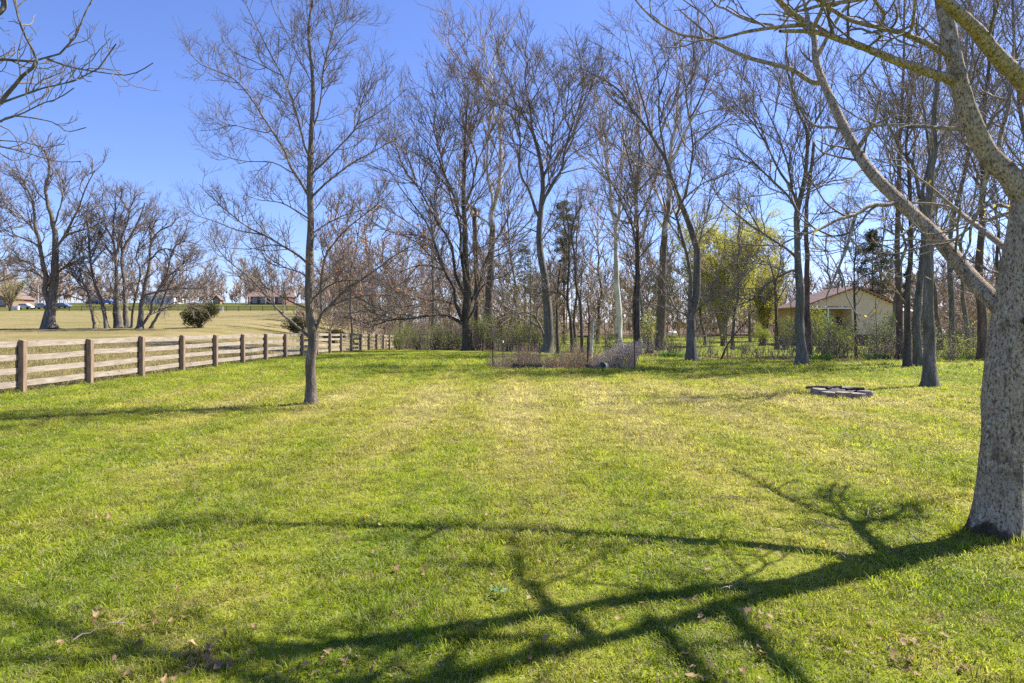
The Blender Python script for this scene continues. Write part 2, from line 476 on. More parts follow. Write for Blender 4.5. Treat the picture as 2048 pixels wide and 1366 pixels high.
BARK = {}
def build_tree(name, label, D, limbs, bark, twig, seed, cat="tree", group="bare trees", l=(90, 45, 22), sp=(20, 13, 7), rt=(1.5, .8, .42, .3),
               up=0.08, wob=0.16, ang=(30, 62), trunk_t0=0.35, flare=1.55, dzr=0.30, levels=3, twig_sides=3, leaf=None, base_v=None, extra=None, upb=0.3, limbs_world=None, droop=0.0, rp=1.12, mid=None, prof=None):
    """limbs: list of (pixel points, r0, r1[, dz]) - the first is the trunk; pixel sizes at the depth D of the tree"""
    rng = np.random.default_rng(seed)
    s = D / F
    tr = limbs[0]
    b = at(tr[0][0][0], tr[0][0][1], D); b[2] = gz(b[0], b[1])
    root = empty(name, tuple(b), label, cat, group)
    done_px = []; paths = []; rads = []
    for k, lm in enumerate(limbs):
        rs_ = 1.0 if D < 10 else (.95 if k == 0 else .72)
        pts, r0, r1 = lm[0], lm[1] * rs_, lm[2] * rs_
        n = len(pts)
        u = np.array(pts, float)
        ln = np.linalg.norm(np.diff(u, axis=0), axis=1).sum()
        if k == 0: d0, dz = 0.0, (lm[3] if len(lm) > 3 else 0.0)
        else:
            q = np.concatenate(done_px); j = np.argmin(((q[:, :2] - u[0]) ** 2).sum(1)); d0 = q[j, 2]
            dz = lm[3] if len(lm) > 3 else rng.uniform(-dzr, dzr) * ln * s * 1.3
        cum = np.concatenate([[0], np.cumsum(np.linalg.norm(np.diff(u, axis=0), axis=1))]); cum /= cum[-1]
        P = np.array([at(a, c, D + d0 + dz * w) for (a, c), w in zip(pts, cum)])
        if k == 0: P[0] = b - np.array([0, 0, 0.08])
        K = 22 if k == 0 else 13
        C = catmull(P, K)
        w = np.linspace(0, 1, K)
        pw = (.85 if k == 0 else .95) if D < 6 else rp
        R = (r0 * (1 - w) ** pw + r1 * (1 - (1 - w) ** pw)) * s
        if k == 0 and prof:
            pv = HOR - (C[:, 2] - EYE) / C[:, 1] * F
            R = np.interp(-pv, [-a_ for a_, _ in prof], [r_ for _, r_ in prof]) * s
        if k == 0:
            hgt = C[:, 2] - b[2]
            R = R * (1 + (flare - 1) * np.exp(-np.maximum(hgt, 0) / (r0 * s * 1.9)))
        jj = rng.normal(0, 1, C.shape); jj[0] = 0; jj[:, 2] *= .3
        C = C + jj * R[:, None] * ((0.12 if k == 0 else 0.28) if D > 10 else (.025 if k == 0 else .10))
        # pixel-space samples with depth for later attachment
        px = np.stack([1024 + C[:, 0] / C[:, 1] * F, HOR - (C[:, 2] - EYE) / C[:, 1] * F, C[:, 1] - D], 1)
        done_px.append(px)
        paths.append(C); rads.append(R)
        tb = Tubes(); big = D < 6
        Kf, S = ((190, 84) if big else (46, 16)) if k == 0 else ((70, 22) if big else (K, 6))
        C2 = catmull(np.concatenate([C, R[:, None]], 1), Kf) if Kf != K else np.concatenate([C, R[:, None]], 1)
        tb.add(C2[None, :, :3], np.maximum(C2[None, :, 3], .002), S)
        me = tb.mesh("trunk" if k == 0 else "limb", b)
        if Kf != K:
            v = np.empty(len(me.vertices) * 3, np.float32); me.vertices.foreach_get("co", v); v = v.reshape(-1, 3)
            c = np.repeat(C2[:, :3] - b, S, 0); n_ = v - c
            Rr = np.repeat(C2[:, 3], S); sc = 1.0 / max(r0 * s, .05)
            nz = np.array([mnoise.noise(Vector((p[0] * sc * 1.3, p[1] * sc * 1.3, p[2] * sc * .35 + seed))) for p in v])
            k_ = 1 + (.10 if k == 0 else .07) * nz
            if big:
                f1 = np.array([mnoise.noise(Vector((p[0] * 30, p[1] * 30, p[2] * 9 + seed))) for p in v]); f2 = np.array([mnoise.noise(Vector((p[0] * 75, p[1] * 75, p[2] * 30))) for p in v])
                k_ += (.0045 * f1 + .0025 * f2) / np.maximum(Rr, .03)
            if k == 0:
                an = np.arctan2(n_[:, 1], n_[:, 0]); root_f = np.exp(-np.maximum(v[:, 2], 0) / (r0 * s * .7))
                k_ += root_f * (.36 * np.maximum(np.sin(an * 3 + seed * 1.7), 0) ** 2 + .30 * np.maximum(np.sin(an * 5 + seed), 0) ** 2)
            me.vertices.foreach_set("co", (c + n_ * k_[:, None]).astype(np.float32).ravel()); me.update()
        link("trunk" if k == 0 else "limb", me, bark, root)
    for wp, r0, r1 in (limbs_world or []):
        C = catmull(np.array(wp, float), 13); R = np.linspace(r0, r1, 13)
        paths.append(C); rads.append(R)
        tb = Tubes(); tb.add(C[None], R[None], 10); link("limb", tb.mesh("limb", b), bark, root)
    # twigs
    tb = Tubes(); leaves_at = []
    Pl = np.array([catmull(c, 13) for c in paths[1:]]) if len(paths) > 1 else np.zeros((0, 13, 3))
    Rl = np.array([np.interp(np.linspace(0, 1, 13), np.linspace(0, 1, len(r)), r) for r in rads[1:]]) if len(paths) > 1 else np.zeros((0, 13))
    Pt, Rt = catmull(paths[0], 13)[None], np.interp(np.linspace(0, 1, 13), np.linspace(0, 1, len(rads[0])), rads[0])[None]
    if mid is not None and len(Pl):
        Mp, Mr = spawn(rng, Pl, Rl, mid[0] * s, .12, .95, (28, 60), mid[1] * s, .03, .10, 13, mid[2] * s, mid[2] * s * .3, upb=.2)
        for q in range(len(Mp)):
            t2 = Tubes(); t2.add(Mp[q:q + 1], Mr[q:q + 1], 7); link("limb", t2.mesh("limb", b), bark, root)
        Pl = np.concatenate([Pl, Mp]); Rl = np.concatenate([Rl, Mr])
    A1, B1 = spawn(rng, Pt, Rt, sp[0] * s, trunk_t0, 1.0, ang, l[0] * s, up, wob, 7, rt[0] * s, rt[1] * s * .8, upb=upb, droop=droop)
    if len(Pl):
        A2, B2 = spawn(rng, Pl, Rl, sp[0] * s, 0.12, 1.0, ang, l[0] * s, up, wob, 7, rt[0] * s, rt[1] * s * .8, upb=upb, droop=droop)
        A1 = np.concatenate([A1, A2]); B1 = np.concatenate([B1, B2])
        # tips of limbs carry straight on
    tb.add(A1, B1, 4)
    leaves_at.append(A1[:, -1])
    if levels >= 2:
        C1, D1 = spawn(rng, A1, B1, sp[1] * s, 0.15, 1.0, ang, l[1] * s, up, wob, 4, rt[1] * s, rt[2] * s * .8, upb=upb, droop=droop)
        tb.add(C1, D1, twig_sides); leaves_at.append(C1[:, -1]); leaves_at.append(C1[:, 2])
        if levels >= 3:
            E1, G1 = spawn(rng, C1, D1, sp[2] * s, 0.2, 1.0, ang, l[2] * s, up * 1.3, wob, 2 if D > 10 else 4, rt[2] * s, rt[3] * s, upb=upb, droop=droop)
            tb.add(E1, G1, 3); leaves_at.append(E1[:, -1])
    crown = link("crown", tb.mesh("crown", b), twig, root)
    if leaf:
        n, size, lm, sel = leaf
        A = np.concatenate(leaves_at)
        if sel is not None: A = A[sel(A)]
        if len(A):
            A = A[rng.integers(0, len(A), n)] + rng.normal(0, .03 + size * .4, (n, 3))
            link("leaves", leaf_mesh(rng, A - b, size), lm, root)
    return root
def leaf_mesh(rng, C, size, aspect=0.55, flat=0.0):
    n = len(C)
    d = rng.normal(size=(n, 3)); d[:, 2] *= (1 - flat); d /= np.linalg.norm(d, axis=1, keepdims=True)
    e = rng.normal(size=(n, 3)); e[:, 2] *= (1 - flat); e -= (e * d).sum(1, keepdims=True) * d; e /= np.linalg.norm(e, axis=1, keepdims=True) + 1e-9
    nn = np.cross(d, e)
    s = (size * rng.uniform(.6, 1.3, n))[:, None]
    V = np.stack([C - d * s, C + e * s * aspect + nn * s * .15, C + d * s, C - e * s * aspect + nn * s * .15], 1)
    Q = np.arange(n * 4).reshape(-1, 4)
    T = np.concatenate([Q[:, [0, 1, 2]], Q[:, [0, 2, 3]]])
    return np_mesh("leaves", V, None, T, smooth=False)

# ------------------------------------------------------------------ shared materials
def mat_lichen():
    t = NT("lichen_bark")
    p = t.pos((1, 1, .55)); pi = t.pos(); pv = t.pos((1, 1, .10))
    fine = t.noise(p, 62, 6, 0.72); mid = t.noise(pi, 7, 6, 0.62); big = t.noise(pi, 2.1, 4, 0.6); streak = t.noise(pv, 26, 6, 0.68)
    c = t.ramp(fine, [(0.33, (0.03, 0.022, 0.015)), (0.41, (0.16, 0.12, 0.085)), (0.49, (0.40, 0.325, 0.235)), (0.70, (0.59, 0.50, 0.385))])
    c = t.mix(t.math('MULTIPLY', t.ramp(streak, [(0.36, 1.0), (0.46, 0.0)]), .62), c, (0.085, 0.062, 0.045))
    v = t.node("ShaderNodeTexVoronoi", feature='F1'); t.link(t.mix(0.12, pi, t.noise(pi, 9, 3, .5, 1)), v.inputs["Vector"]); v.inputs["Scale"].default_value = 15
    patch = t.math('MULTIPLY', t.ramp(v.outputs["Distance"], [(0.26, 1.0), (0.40, 0.0)]), t.ramp(mid, [(0.47, 0.0), (0.58, 1.0)]))
    c = t.mix(t.math('MULTIPLY', patch, t.ramp(fine, [(0.38, .1), (0.5, .8)])), c, (0.60, 0.56, 0.44))
    bare = t.math('MULTIPLY', t.ramp(big, [(0.55, 0.0), (0.66, 1.0)]), t.ramp(mid, [(0.42, 1.0), (0.54, 0.0)]))
    c = t.mix(t.math('MULTIPLY', bare, .8), c, (0.115, 0.078, 0.052))
    n3 = t.noise(pi, 4.3, 5, 0.65)
    c = t.mix(t.math('MULTIPLY', t.ramp(n3, [(0.60, 0.0), (0.76, 1.0)]), .35), c, (0.20, 0.18, 0.11))
    # damp moss and soil stain round the foot of the trunk, ragged upper edge
    g = t.node("ShaderNodeNewGeometry"); sx = t.node("ShaderNodeSeparateXYZ"); t.link(g.outputs["Position"], sx.inputs[0])
    foot = t.math('SUBTRACT', t.math('ADD', .10, t.math('MULTIPLY', t.math('SUBTRACT', t.noise(t.pos((1, 1, .4)), 6, 5, .65), .5), .55)), sx.outputs[2])
    c = t.mix(t.math('MULTIPLY', t.ramp(t.math('ADD', t.math('MULTIPLY', foot, 12), .5), [(0.2, 0.0), (0.8, 1.0)]), .85), c, (0.045, 0.038, 0.02))
    h = t.math('ADD', fine, t.math('ADD', t.math('MULTIPLY', mid, .6), t.math('MULTIPLY', streak, 1.1)))
    return t.done(t.bsdf(c, 0.93, t.bump(h, 1.0, 0.02), 0.12))
M_LICHEN = mat_lichen()
M_MAPLE = mat_bark("maple_bark", (0.07, 0.055, 0.042), (0.19, 0.155, 0.125), (0.36, 0.31, 0.26), 1.5, 0.5)
M_GREY = mat_bark("grey_bark", (0.06, 0.053, 0.045), (0.17, 0.155, 0.135), (0.32, 0.295, 0.26), 0.8, 0.5, moss=(0.12, 0.125, 0.06))
M_DARK = mat_bark("dark_bark", (0.035, 0.028, 0.022), (0.11, 0.09, 0.073), (0.22, 0.185, 0.15), 0.8, 0.6)
M_BROWN = mat_bark("brown_bark", (0.05, 0.034, 0.027), (0.155, 0.108, 0.084), (0.28, 0.21, 0.165), 0.8, 0.5)
M_SYC = mat_sycamore("sycamore_bark", 8.0, 14.0)
M_SYC2 = mat_sycamore("pale_sycamore_bark", -3.0, 2.0)
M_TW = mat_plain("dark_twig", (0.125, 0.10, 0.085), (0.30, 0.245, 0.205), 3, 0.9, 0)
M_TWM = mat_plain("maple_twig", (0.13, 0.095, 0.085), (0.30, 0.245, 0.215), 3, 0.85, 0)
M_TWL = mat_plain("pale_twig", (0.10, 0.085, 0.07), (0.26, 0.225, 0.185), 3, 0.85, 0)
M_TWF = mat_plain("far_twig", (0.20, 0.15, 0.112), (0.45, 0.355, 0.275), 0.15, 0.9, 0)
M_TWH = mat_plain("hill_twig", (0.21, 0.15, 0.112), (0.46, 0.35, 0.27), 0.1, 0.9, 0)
M_LF_ORANGE = mat_leaf("dry_orange_leaf", (0.34, 0.10, 0.035), (0.52, 0.20, 0.06), 0.5)
M_LF_YG = mat_leaf("spring_leaf", (0.20, 0.25, 0.03), (0.38, 0.40, 0.07), 0.5)
M_LF_WIL = mat_leaf("willow_leaf", (0.33, 0.34, 0.035), (0.60, 0.55, 0.09), 0.5, 0.6)
M_LF_SHRUB = mat_leaf("shrub_leaf", (0.085, 0.125, 0.02), (0.25, 0.28, 0.055), 0.45, 0.8)
M_LF_YEL = mat_leaf("yellow_bud", (0.40, 0.32, 0.03), (0.56, 0.46, 0.05), 0.5)
M_LF_DARK = mat_leaf("cedar_needle", (0.030, 0.040, 0.014), (0.12, 0.115, 0.042), 0.2, 1.0)
M_LF_PINE = mat_leaf("pine_needle", (0.05, 0.07, 0.025), (0.15, 0.165, 0.06), 0.3, 0.6)
M_LF_GREEN = mat_leaf("green_blade", (0.05, 0.13, 0.02), (0.13, 0.24, 0.035), 0.4)
M_LF_DRY = mat_leaf("fallen_leaf", (0.14, 0.08, 0.035), (0.42, 0.285, 0.15), 0.25, 5.0)
M_LF_BLUSH = mat_leaf("dry_weed", (0.46, 0.335, 0.235), (0.70, 0.55, 0.41), 0.4)
M_CANE = mat_plain("dead_cane", (0.46, 0.34, 0.235), (0.80, 0.64, 0.48), 9, .8, 0)

# ------------------------------------------------------------------ the big lichen-covered tree at the right
NEAR = [
 ([(1996, 1075), (2001, 980), (2007, 860), (2014, 740), (2030, 620), (2047, 500), (2062, 400), (2078, 300), (2092, 200), (2110, 60), (2125, -120), (2130, -330), (2120, -600), (2110, -900)], 39.5, 8, 0.3),
 ([(2024, 640), (1992, 616), (1954, 569), (1919, 524), (1881, 482), (1863, 458), (1824, 424), (1790, 400), (1763, 369), (1732, 332), (1705, 290), (1690, 263), (1676, 232), (1661, 200), (1647, 172), (1633, 123), (1626, 77), (1619, 60), (1594, 39), (1559, 3), (1500, -60), (1420, -130)], 17.5, 3.5, 2.9),
 ([(2060, 420), (2037, 383), (2012, 344), (1977, 306), (1945, 253), (1924, 197), (1907, 155), (1907, 105), (1896, 53), (1886, 10), (1878, -70), (1850, -200), (1840, -330)], 22, 6, 0.2),
 ([(1909, 162), (1868, 148), (1805, 126), (1735, 98), (1685, 81), (1647, 67), (1619, 63), (1559, 62)], 10, 3, -0.5),
 ([(1905, 112), (1894, 109), (1857, 88), (1805, 67), (1752, 53), (1699, 39), (1647, 7), (1600, -40)], 6, 2.5, -0.9),
 ([(1940, 260), (1875, 255), (1805, 250), (1759, 251), (1703, 263)], 4.5, 1.5, 0.5),
 ([(2087, 240), (2047, 169), (1995, 112), (1952, 60), (1910, 18), (1880, -10), (1820, -80), (1720, -170)], 17, 5, -1.2),
 ([(1990, 312), (1994, 299), (2015, 218), (2022, 160), (2030, 60)], 5, 2, 0.4),
 ([(1982, 318), (1966, 379), (1958, 421), (1942, 453), (1940, 485), (1927, 516)], 5, 1.6, 0.25),
 ([(1942, 453), (1910, 478), (1870, 500), (1830, 512)], 2.6, 1.0, 0.3),
 ([(1640, 165), (1640, 178), (1593, 143), (1535, 126), (1491, 114), (1438, 88), (1418, 78), (1365, 70), (1324, 50), (1283, 15), (1250, -30)], 7, 1.8, 0.4),
 ([(1606, 50), (1596, 51), (1540, 56), (1482, 66), (1435, 76), (1394, 50), (1360, 20)], 4, 1.4, 0.3),
 ([(1619, 62), (1615, 35), (1608, 0), (1596, -60)], 4.5, 2, 0.3),
 ([(1622, 66), (1640, 28), (1650, 0), (1662, -50)], 4.5, 2, -0.3),
 ([(1692, 268), (1668, 255), (1645, 255), (1625, 248), (1605, 228), (1590, 190), (1580, 160)], 4, 1.4, 0.5),
 ([(1793, 404), (1779, 409), (1742, 411), (1711, 429), (1674, 440), (1640, 458), (1600, 471), (1560, 490)], 5.5, 1.6, -0.5),
 ([(1711, 429), (1703, 458), (1692, 498), (1671, 550), (1652, 595)], 4.2, 1.4, -0.2),
 ([(1838, 436), (1800, 470), (1760, 455), (1745, 480), (1790, 500), (1830, 530)], 3.0, 1.0, -0.4),
 ([(1732, 338), (1715, 345), (1690, 375), (1670, 395)], 2.6, 1.0, -0.3),
 ([(1610, 50), (1580, 20), (1540, -20), (1480, -60)], 3.4, 1.2, -0.6),
]
NEAR_W = [
 (((4.22, 5.3, 1.62), (4.7, 5.9, 2.1), (5.15, 6.45, 2.5), (5.8, 6.7, 2.9), (6.6, 6.9, 3.4)), .07, .02),
 (((5.15, 6.45, 2.5), (5.25, 7.1, 2.9), (5.5, 7.9, 3.25), (5.6, 8.9, 3.5)), .035, .012),
 (((5.6, 6.6, 2.75), (5.8, 7.3, 3.0), (6.4, 8.0, 3.3)), .025, .01),
 (((5.15, 6.45, 2.5), (5.6, 6.95, 3.0), (5.95, 7.6, 3.2), (6.4, 8.2, 3.3)), .034, .01),
 (((5.8, 6.7, 2.9), (6.5, 7.2, 3.1), (7.3, 7.6, 3.2)), .028, .01), (((5.4, 6.6, 2.65), (5.7, 6.5, 3.3), (5.9, 6.7, 4.0)), .028, .01), (((6.0, 6.78, 3.0), (6.3, 7.4, 3.4), (6.5, 8.1, 3.9)), .024, .008), (((6.5, 6.87, 3.35), (7.0, 7.4, 3.7), (7.4, 8.1, 4.0)), .022, .008),
 (((4.55, 5.4, 4.4), (5.4, 5.0, 5.2), (6.4, 4.4, 5.9), (7.2, 3.8, 6.6)), .05, .015),
 (((4.62, 5.45, 5.2), (4.2, 4.6, 6.1), (3.8, 3.6, 6.9), (3.1, 2.6, 7.6)), .042, .012),
 (((4.6, 5.4, 4.9), (5.0, 6.5, 5.8), (5.6, 7.7, 6.6)), .05, .015),
 (((4.6, 5.5, 5.2), (3.4, 5.7, 6.3), (2.2, 6.0, 7.3), (1.0, 6.3, 8.1)), .045, .012),
 (((4.62, 5.5, 6.2), (3.6, 4.8, 7.3), (2.6, 4.3, 8.2), (1.6, 3.8, 8.9)), .04, .012),
 (((4.6, 5.5, 6.6), (4.0, 6.6, 7.8), (3.3, 7.8, 8.8)), .05, .015),
 (((4.6, 5.5, 5.8), (5.4, 4.9, 7.0), (6.3, 4.6, 8.2)), .05, .015),
 (((4.35, 5.3, 3.6), (4.9, 4.5, 4.1), (5.4, 3.6, 4.6), (5.5, 2.7, 5.1)), .06, .016),
]
near = build_tree("lichen_tree", "big pale lichen-speckled tree at the right edge, nearest the viewer, with long leaning limbs", 5.2, NEAR, M_LICHEN, M_TWL, 11,
    group="bare trees in the yard", prof=[(1080, 37.5), (620, 37), (430, 34), (330, 21), (60, 14), (-330, 10), (-900, 4)], mid=(260, 330, 6.5), l=(170, 85, 42), sp=(78, 40, 24), rt=(3.4, 1.6, .8, .5), up=0.06, wob=0.2, trunk_t0=0.6, flare=1.22, twig_sides=4, limbs_world=NEAR_W,
    leaf=(46, .022, M_LF_YEL, lambda A: A[:, 2] < 3.2))
kn = MB(); c0 = at(2031, 641, 5.2); c0[1] -= .165
kn.tube((0, 0.06, -.004), (0.004, -.02, 0), .034, .026, 12).tube((0.004, -.018, 0), (.006, -.03, -.004), .026, .012, 12)
k_ = kn.build("knot", M_DARK, near, smooth=True); k_.location = Vector(c0) - Vector(near.location)

# ------------------------------------------------------------------ young maple in the middle of the lawn
MAPLE = [
 ([(622, 810), (621, 740), (624, 700), (625, 665), (620, 620), (620, 560), (619, 500), (622, 430), (620, 380), (621, 330), (624, 250), (627, 180), (621, 110), (617, 50), (624, 0), (626, -120)], 11.5, 1.0),
 ([(620, 676), (580, 640), (565, 628), (536, 597), (512, 567), (477, 537), (448, 514), (427, 482)], 4, 1),
 ([(627, 674), (645, 625), (664, 608), (691, 578), (726, 558), (770, 526), (793, 508), (850, 480)], 5, 1),
 ([(644, 627), (641, 578), (650, 514), (667, 488), (697, 455), (749, 414), (781, 385)], 3.6, .9),
 ([(618, 619), (594, 609), (574, 599), (547, 584), (515, 560)], 2.8, .8),
 ([(618, 530), (594, 508), (565, 492), (536, 474), (492, 452), (454, 422), (413, 385), (398, 368)], 3.4, .8),
 ([(528, 471), (518, 468), (477, 461), (433, 444), (392, 430), (372, 414)], 2, .6),
 ([(565, 492), (536, 490), (506, 498), (457, 496), (425, 492)], 2, .6),
 ([(620, 398), (612, 378), (588, 348), (577, 319), (565, 293), (541, 258), (518, 220), (486, 173), (451, 149), (413, 135), (383, 114), (369, 73)], 4, .7),
 ([(541, 262), (536, 266), (500, 258), (462, 250), (433, 259), (398, 261)], 1.7, .6),
 ([(586, 346), (582, 345), (547, 325), (486, 322), (430, 306), (404, 293)], 2, .6),
 ([(621, 320), (615, 310), (606, 281), (594, 234), (582, 190), (562, 146), (550, 126), (524, 76), (509, 44), (489, 0), (475, -60)], 3, .7),
 ([(562, 150), (559, 149), (509, 123), (459, 100), (440, 70)], 1.6, .5),
 ([(621, 350), (653, 319), (691, 281), (714, 249), (723, 205), (735, 173), (749, 126)], 3, .7),
 ([(714, 249), (752, 228), (782, 205), (811, 179)], 1.9, .5),
 ([(622, 395), (670, 351), (705, 325), (741, 307), (779, 284), (820, 260)], 3.4, .7),
 ([(625, 255), (631, 246), (641, 205), (644, 158), (650, 123), (667, 59), (682, 18), (690, -40)], 2.6, .7),
 ([(648, 130), (650, 123), (685, 73), (711, 47), (741, 23)], 1.6, .5),
 ([(627, 180), (625, 170), (609, 138), (588, 97), (571, 59), (547, 18), (540, -30)], 1.8, .6),
 ([(620, 560), (600, 545), (570, 535), (530, 510), (500, 480)], 2.2, .6),
 ([(620, 470), (650, 450), (690, 430), (740, 420), (790, 440)], 2.4, .6),
 ([(622, 600), (660, 570), (700, 560), (760, 570), (820, 600), (845, 625)], 2.6, .6),
 ([(620, 440), (590, 420), (560, 405), (520, 400), (490, 390)], 2.2, .6),
 ([(655, 617), (690, 600), (740, 590), (790, 590), (840, 570)], 2.2, .6),
]
build_tree("young_maple", "young maple with straight trunk and a few orange leaves, on the lawn", 13.7, MAPLE, M_MAPLE, M_TWM, 5,
    group="bare trees in the yard", l=(80, 46, 25), sp=(11.5, 8.6, 5.4), rt=(.95, .58, .38, .29), up=0.10, wob=0.17, ang=(30, 66), trunk_t0=0.28, flare=1.35, upb=0.5,
    leaf=(300, .035, M_LF_ORANGE, lambda A: (A[:, 2] < 4.4) & (A[:, 0] > -4.8)))

# ------------------------------------------------------------------ tree out of frame at the left, its branch ends reach in
LEFT = [
 ([(-330, 1000), (-335, 800), (-340, 600), (-345, 400), (-340, 150), (-330, -100), (-320, -350)], 38, 10),
 ([(-340, 330), (-200, 220), (-80, 140), (0, 119), (53, 123), (95, 118), (134, 100), (151, 88), (152, 53), (176, 18), (195, -20)], 14, 1.6, .4),
 ([(95, 118), (141, 134), (197, 144), (253, 150), (281, 141), (306, 126)], 2.6, 1),
 ([(-343, 420), (-200, 300), (-90, 240), (0, 207), (21, 197), (53, 191), (77, 179), (134, 165), (165, 158), (197, 137), (211, 105), (232, 88)], 13, 1.2, -.5),
 ([(0, 207), (42, 155), (74, 123), (53, 77), (35, 28), (28, -40)], 4.5, 2),
 ([(-90, 262), (-40, 256), (0, 242), (42, 228), (84, 207), (116, 197), (148, 176)], 3.4, 1),
 ([(-343, 470), (-200, 350), (-90, 300), (0, 281), (53, 285), (88, 295), (130, 288)], 10, 1, .7),
 ([(-60, 292), (0, 293), (53, 306), (116, 323), (162, 323)], 2.4, .9),
 ([(0, 244), (28, 232), (105, 244), (134, 263), (172, 255)], 2, .9),
 ([(-340, 200), (-200, 60), (-60, -60), (60, -130)], 13, 3),
 ([(0, -10), (8, 12), (-20, 40), (-60, 60)], 6, 4),
 ([(-340, 260), (-450, 120), (-560, 0)], 12, 3),
]
build_tree("overhanging_tree", "near tree mostly out of view at left, branch ends reaching into the sky", 7.0, LEFT, M_GREY, M_TWL, 23,
    group="bare trees in the yard", l=(95, 55, 28), sp=(36, 24, 16), rt=(1.6, 1.1, .8, .6), up=0.10, wob=0.2, trunk_t0=0.7, upb=.5, rp=2.4)

# ------------------------------------------------------------------ trees in the field at the left
FD = dict(l=(78, 38, 18), sp=(12, 7, 3.8), rt=(1.1, .6, .38, .28), ang=(20, 52), up=0.05, wob=0.15, group="bare trees in the left field", flare=1.4)
build_tree("forked_tree", "tall forked bare tree alone in the field, leftmost whole tree", 60, [
 ([(100, 658), (98, 640), (99, 625), (101, 617), (108, 573), (110, 529), (111, 491), (107, 444), (97, 412), (91, 377), (100, 339), (97, 318)], 10.5, 1.5),
 ([(98, 632), (92, 587), (91, 552), (83, 514), (78, 479), (70, 450), (67, 406), (47, 365), (29, 324)], 8, 1.2),
 ([(111, 495), (135, 470), (158, 462), (187, 453), (210, 440)], 4, 1), ([(124, 480), (143, 444), (158, 412), (173, 374), (190, 339)], 4, 1),
 ([(110, 550), (141, 526), (173, 523), (199, 535)], 3, .9), ([(92, 570), (88, 558), (59, 541), (18, 541)], 2.6, .8), ([(80, 495), (76, 491), (44, 476), (0, 456)], 2.6, .8),
 ([(77, 470), (53, 444), (23, 409), (0, 391)], 3, .8), ([(107, 600), (120, 590), (150, 595), (180, 610)], 2, .7), ([(108, 450), (122, 410), (128, 380), (150, 345)], 2.6, .8), ([(95, 405), (72, 380), (60, 345)], 2.2, .8)],
 M_GREY, M_TW, 31, **FD)
build_tree("slim_leaning_tree", "slim tree leaning left, at the left side of the field clump", 60, [
 ([(190, 659), (182, 617), (170, 573), (146, 552), (126, 538)], 3, 1), ([(176, 590), (165, 560), (158, 520), (165, 480)], 2, .7)], M_GREY, M_TW, 32, trunk_t0=.4, **{k: v for k, v in FD.items()})
build_tree("slim_upright_tree", "slim bare tree with an ivy patch low on its trunk in the field clump", 60.5, [
 ([(214, 658), (205, 611), (187, 558), (180, 514), (177, 470), (173, 435), (176, 405)], 4, 1), ([(190, 565), (175, 545), (150, 540), (130, 550)], 2, .7), ([(181, 520), (200, 480), (215, 450)], 2, .7)], M_GREY, M_TW, 33,
 leaf=(260, .10, M_LF_SHRUB, None), **FD)
build_tree("clump_tree", "tallest many-stemmed tree in the middle of the field clump", 61, [
 ([(239, 664), (234, 602), (233, 552), (231, 514), (225, 479), (205, 444), (193, 420)], 6, 1), ([(231, 518), (240, 485), (255, 444), (264, 406), (276, 388)], 4, .9),
 ([(229, 664), (228, 602), (231, 560), (238, 520)], 4, 1), ([(226, 485), (228, 440), (232, 405), (225, 385)], 3, .8), ([(231, 520), (210, 490), (196, 470)], 2.4, .8)], M_GREY, M_TW, 34, **FD)
build_tree("clump_tree", "straight thick-stemmed tree just right of the tallest stem in the field clump", 61.5, [
 ([(253, 664), (250, 602), (249, 558), (243, 520), (250, 490), (263, 470), (281, 432), (290, 405)], 5.5, 1), ([(262, 663), (269, 602), (281, 544), (272, 514), (281, 485), (300, 450)], 4, .9), ([(245, 520), (243, 480), (250, 440)], 3, .8)], M_GREY, M_TW, 35, **FD)
build_tree("spreading_clump_tree", "low spreading tree with curved stems at the right of the field clump", 60, [
 ([(280, 664), (283, 617), (290, 573), (299, 523), (302, 485), (319, 462), (345, 450)], 6, 1), ([(281, 655), (283, 649), (302, 625), (307, 596), (331, 552), (345, 500), (366, 482), (401, 491)], 4.4, .9),
 ([(288, 590), (337, 579), (380, 577), (421, 576)], 2.6, .8), ([(300, 520), (320, 500), (345, 500), (380, 520)], 2.6, .8), ([(330, 555), (360, 540), (390, 545)], 2.2, .7), ([(303, 490), (300, 455), (312, 430)], 2.4, .7)], M_GREY, M_TW, 36, **FD)
build_tree("slim_leaning_tree", "small tree leaning to the right, rightmost of the field clump", 60.5, [
 ([(300, 662), (316, 628), (337, 573), (357, 538), (372, 520)], 3, .9), ([(312, 635), (330, 615), (351, 605), (380, 598)], 2, .7)], M_GREY, M_TW, 37, trunk_t0=.4, **FD)
build_tree("edge_tree", "bare tree cut by the left edge of the picture, branches drooping low over the field", 66, [
 ([(-60, 662), (-58, 600), (-55, 540), (-50, 480), (-40, 430), (-30, 390)], 9, 2), ([(-56, 560), (-20, 530), (10, 520), (40, 530)], 4, .8), ([(-52, 500), (-10, 470), (25, 450)], 4, .8), ([(-45, 450), (-10, 420), (10, 390)], 3, .8), ([(-56, 580), (-20, 570), (20, 555)], 3, .7)], M_GREY, M_TW, 38, **FD)

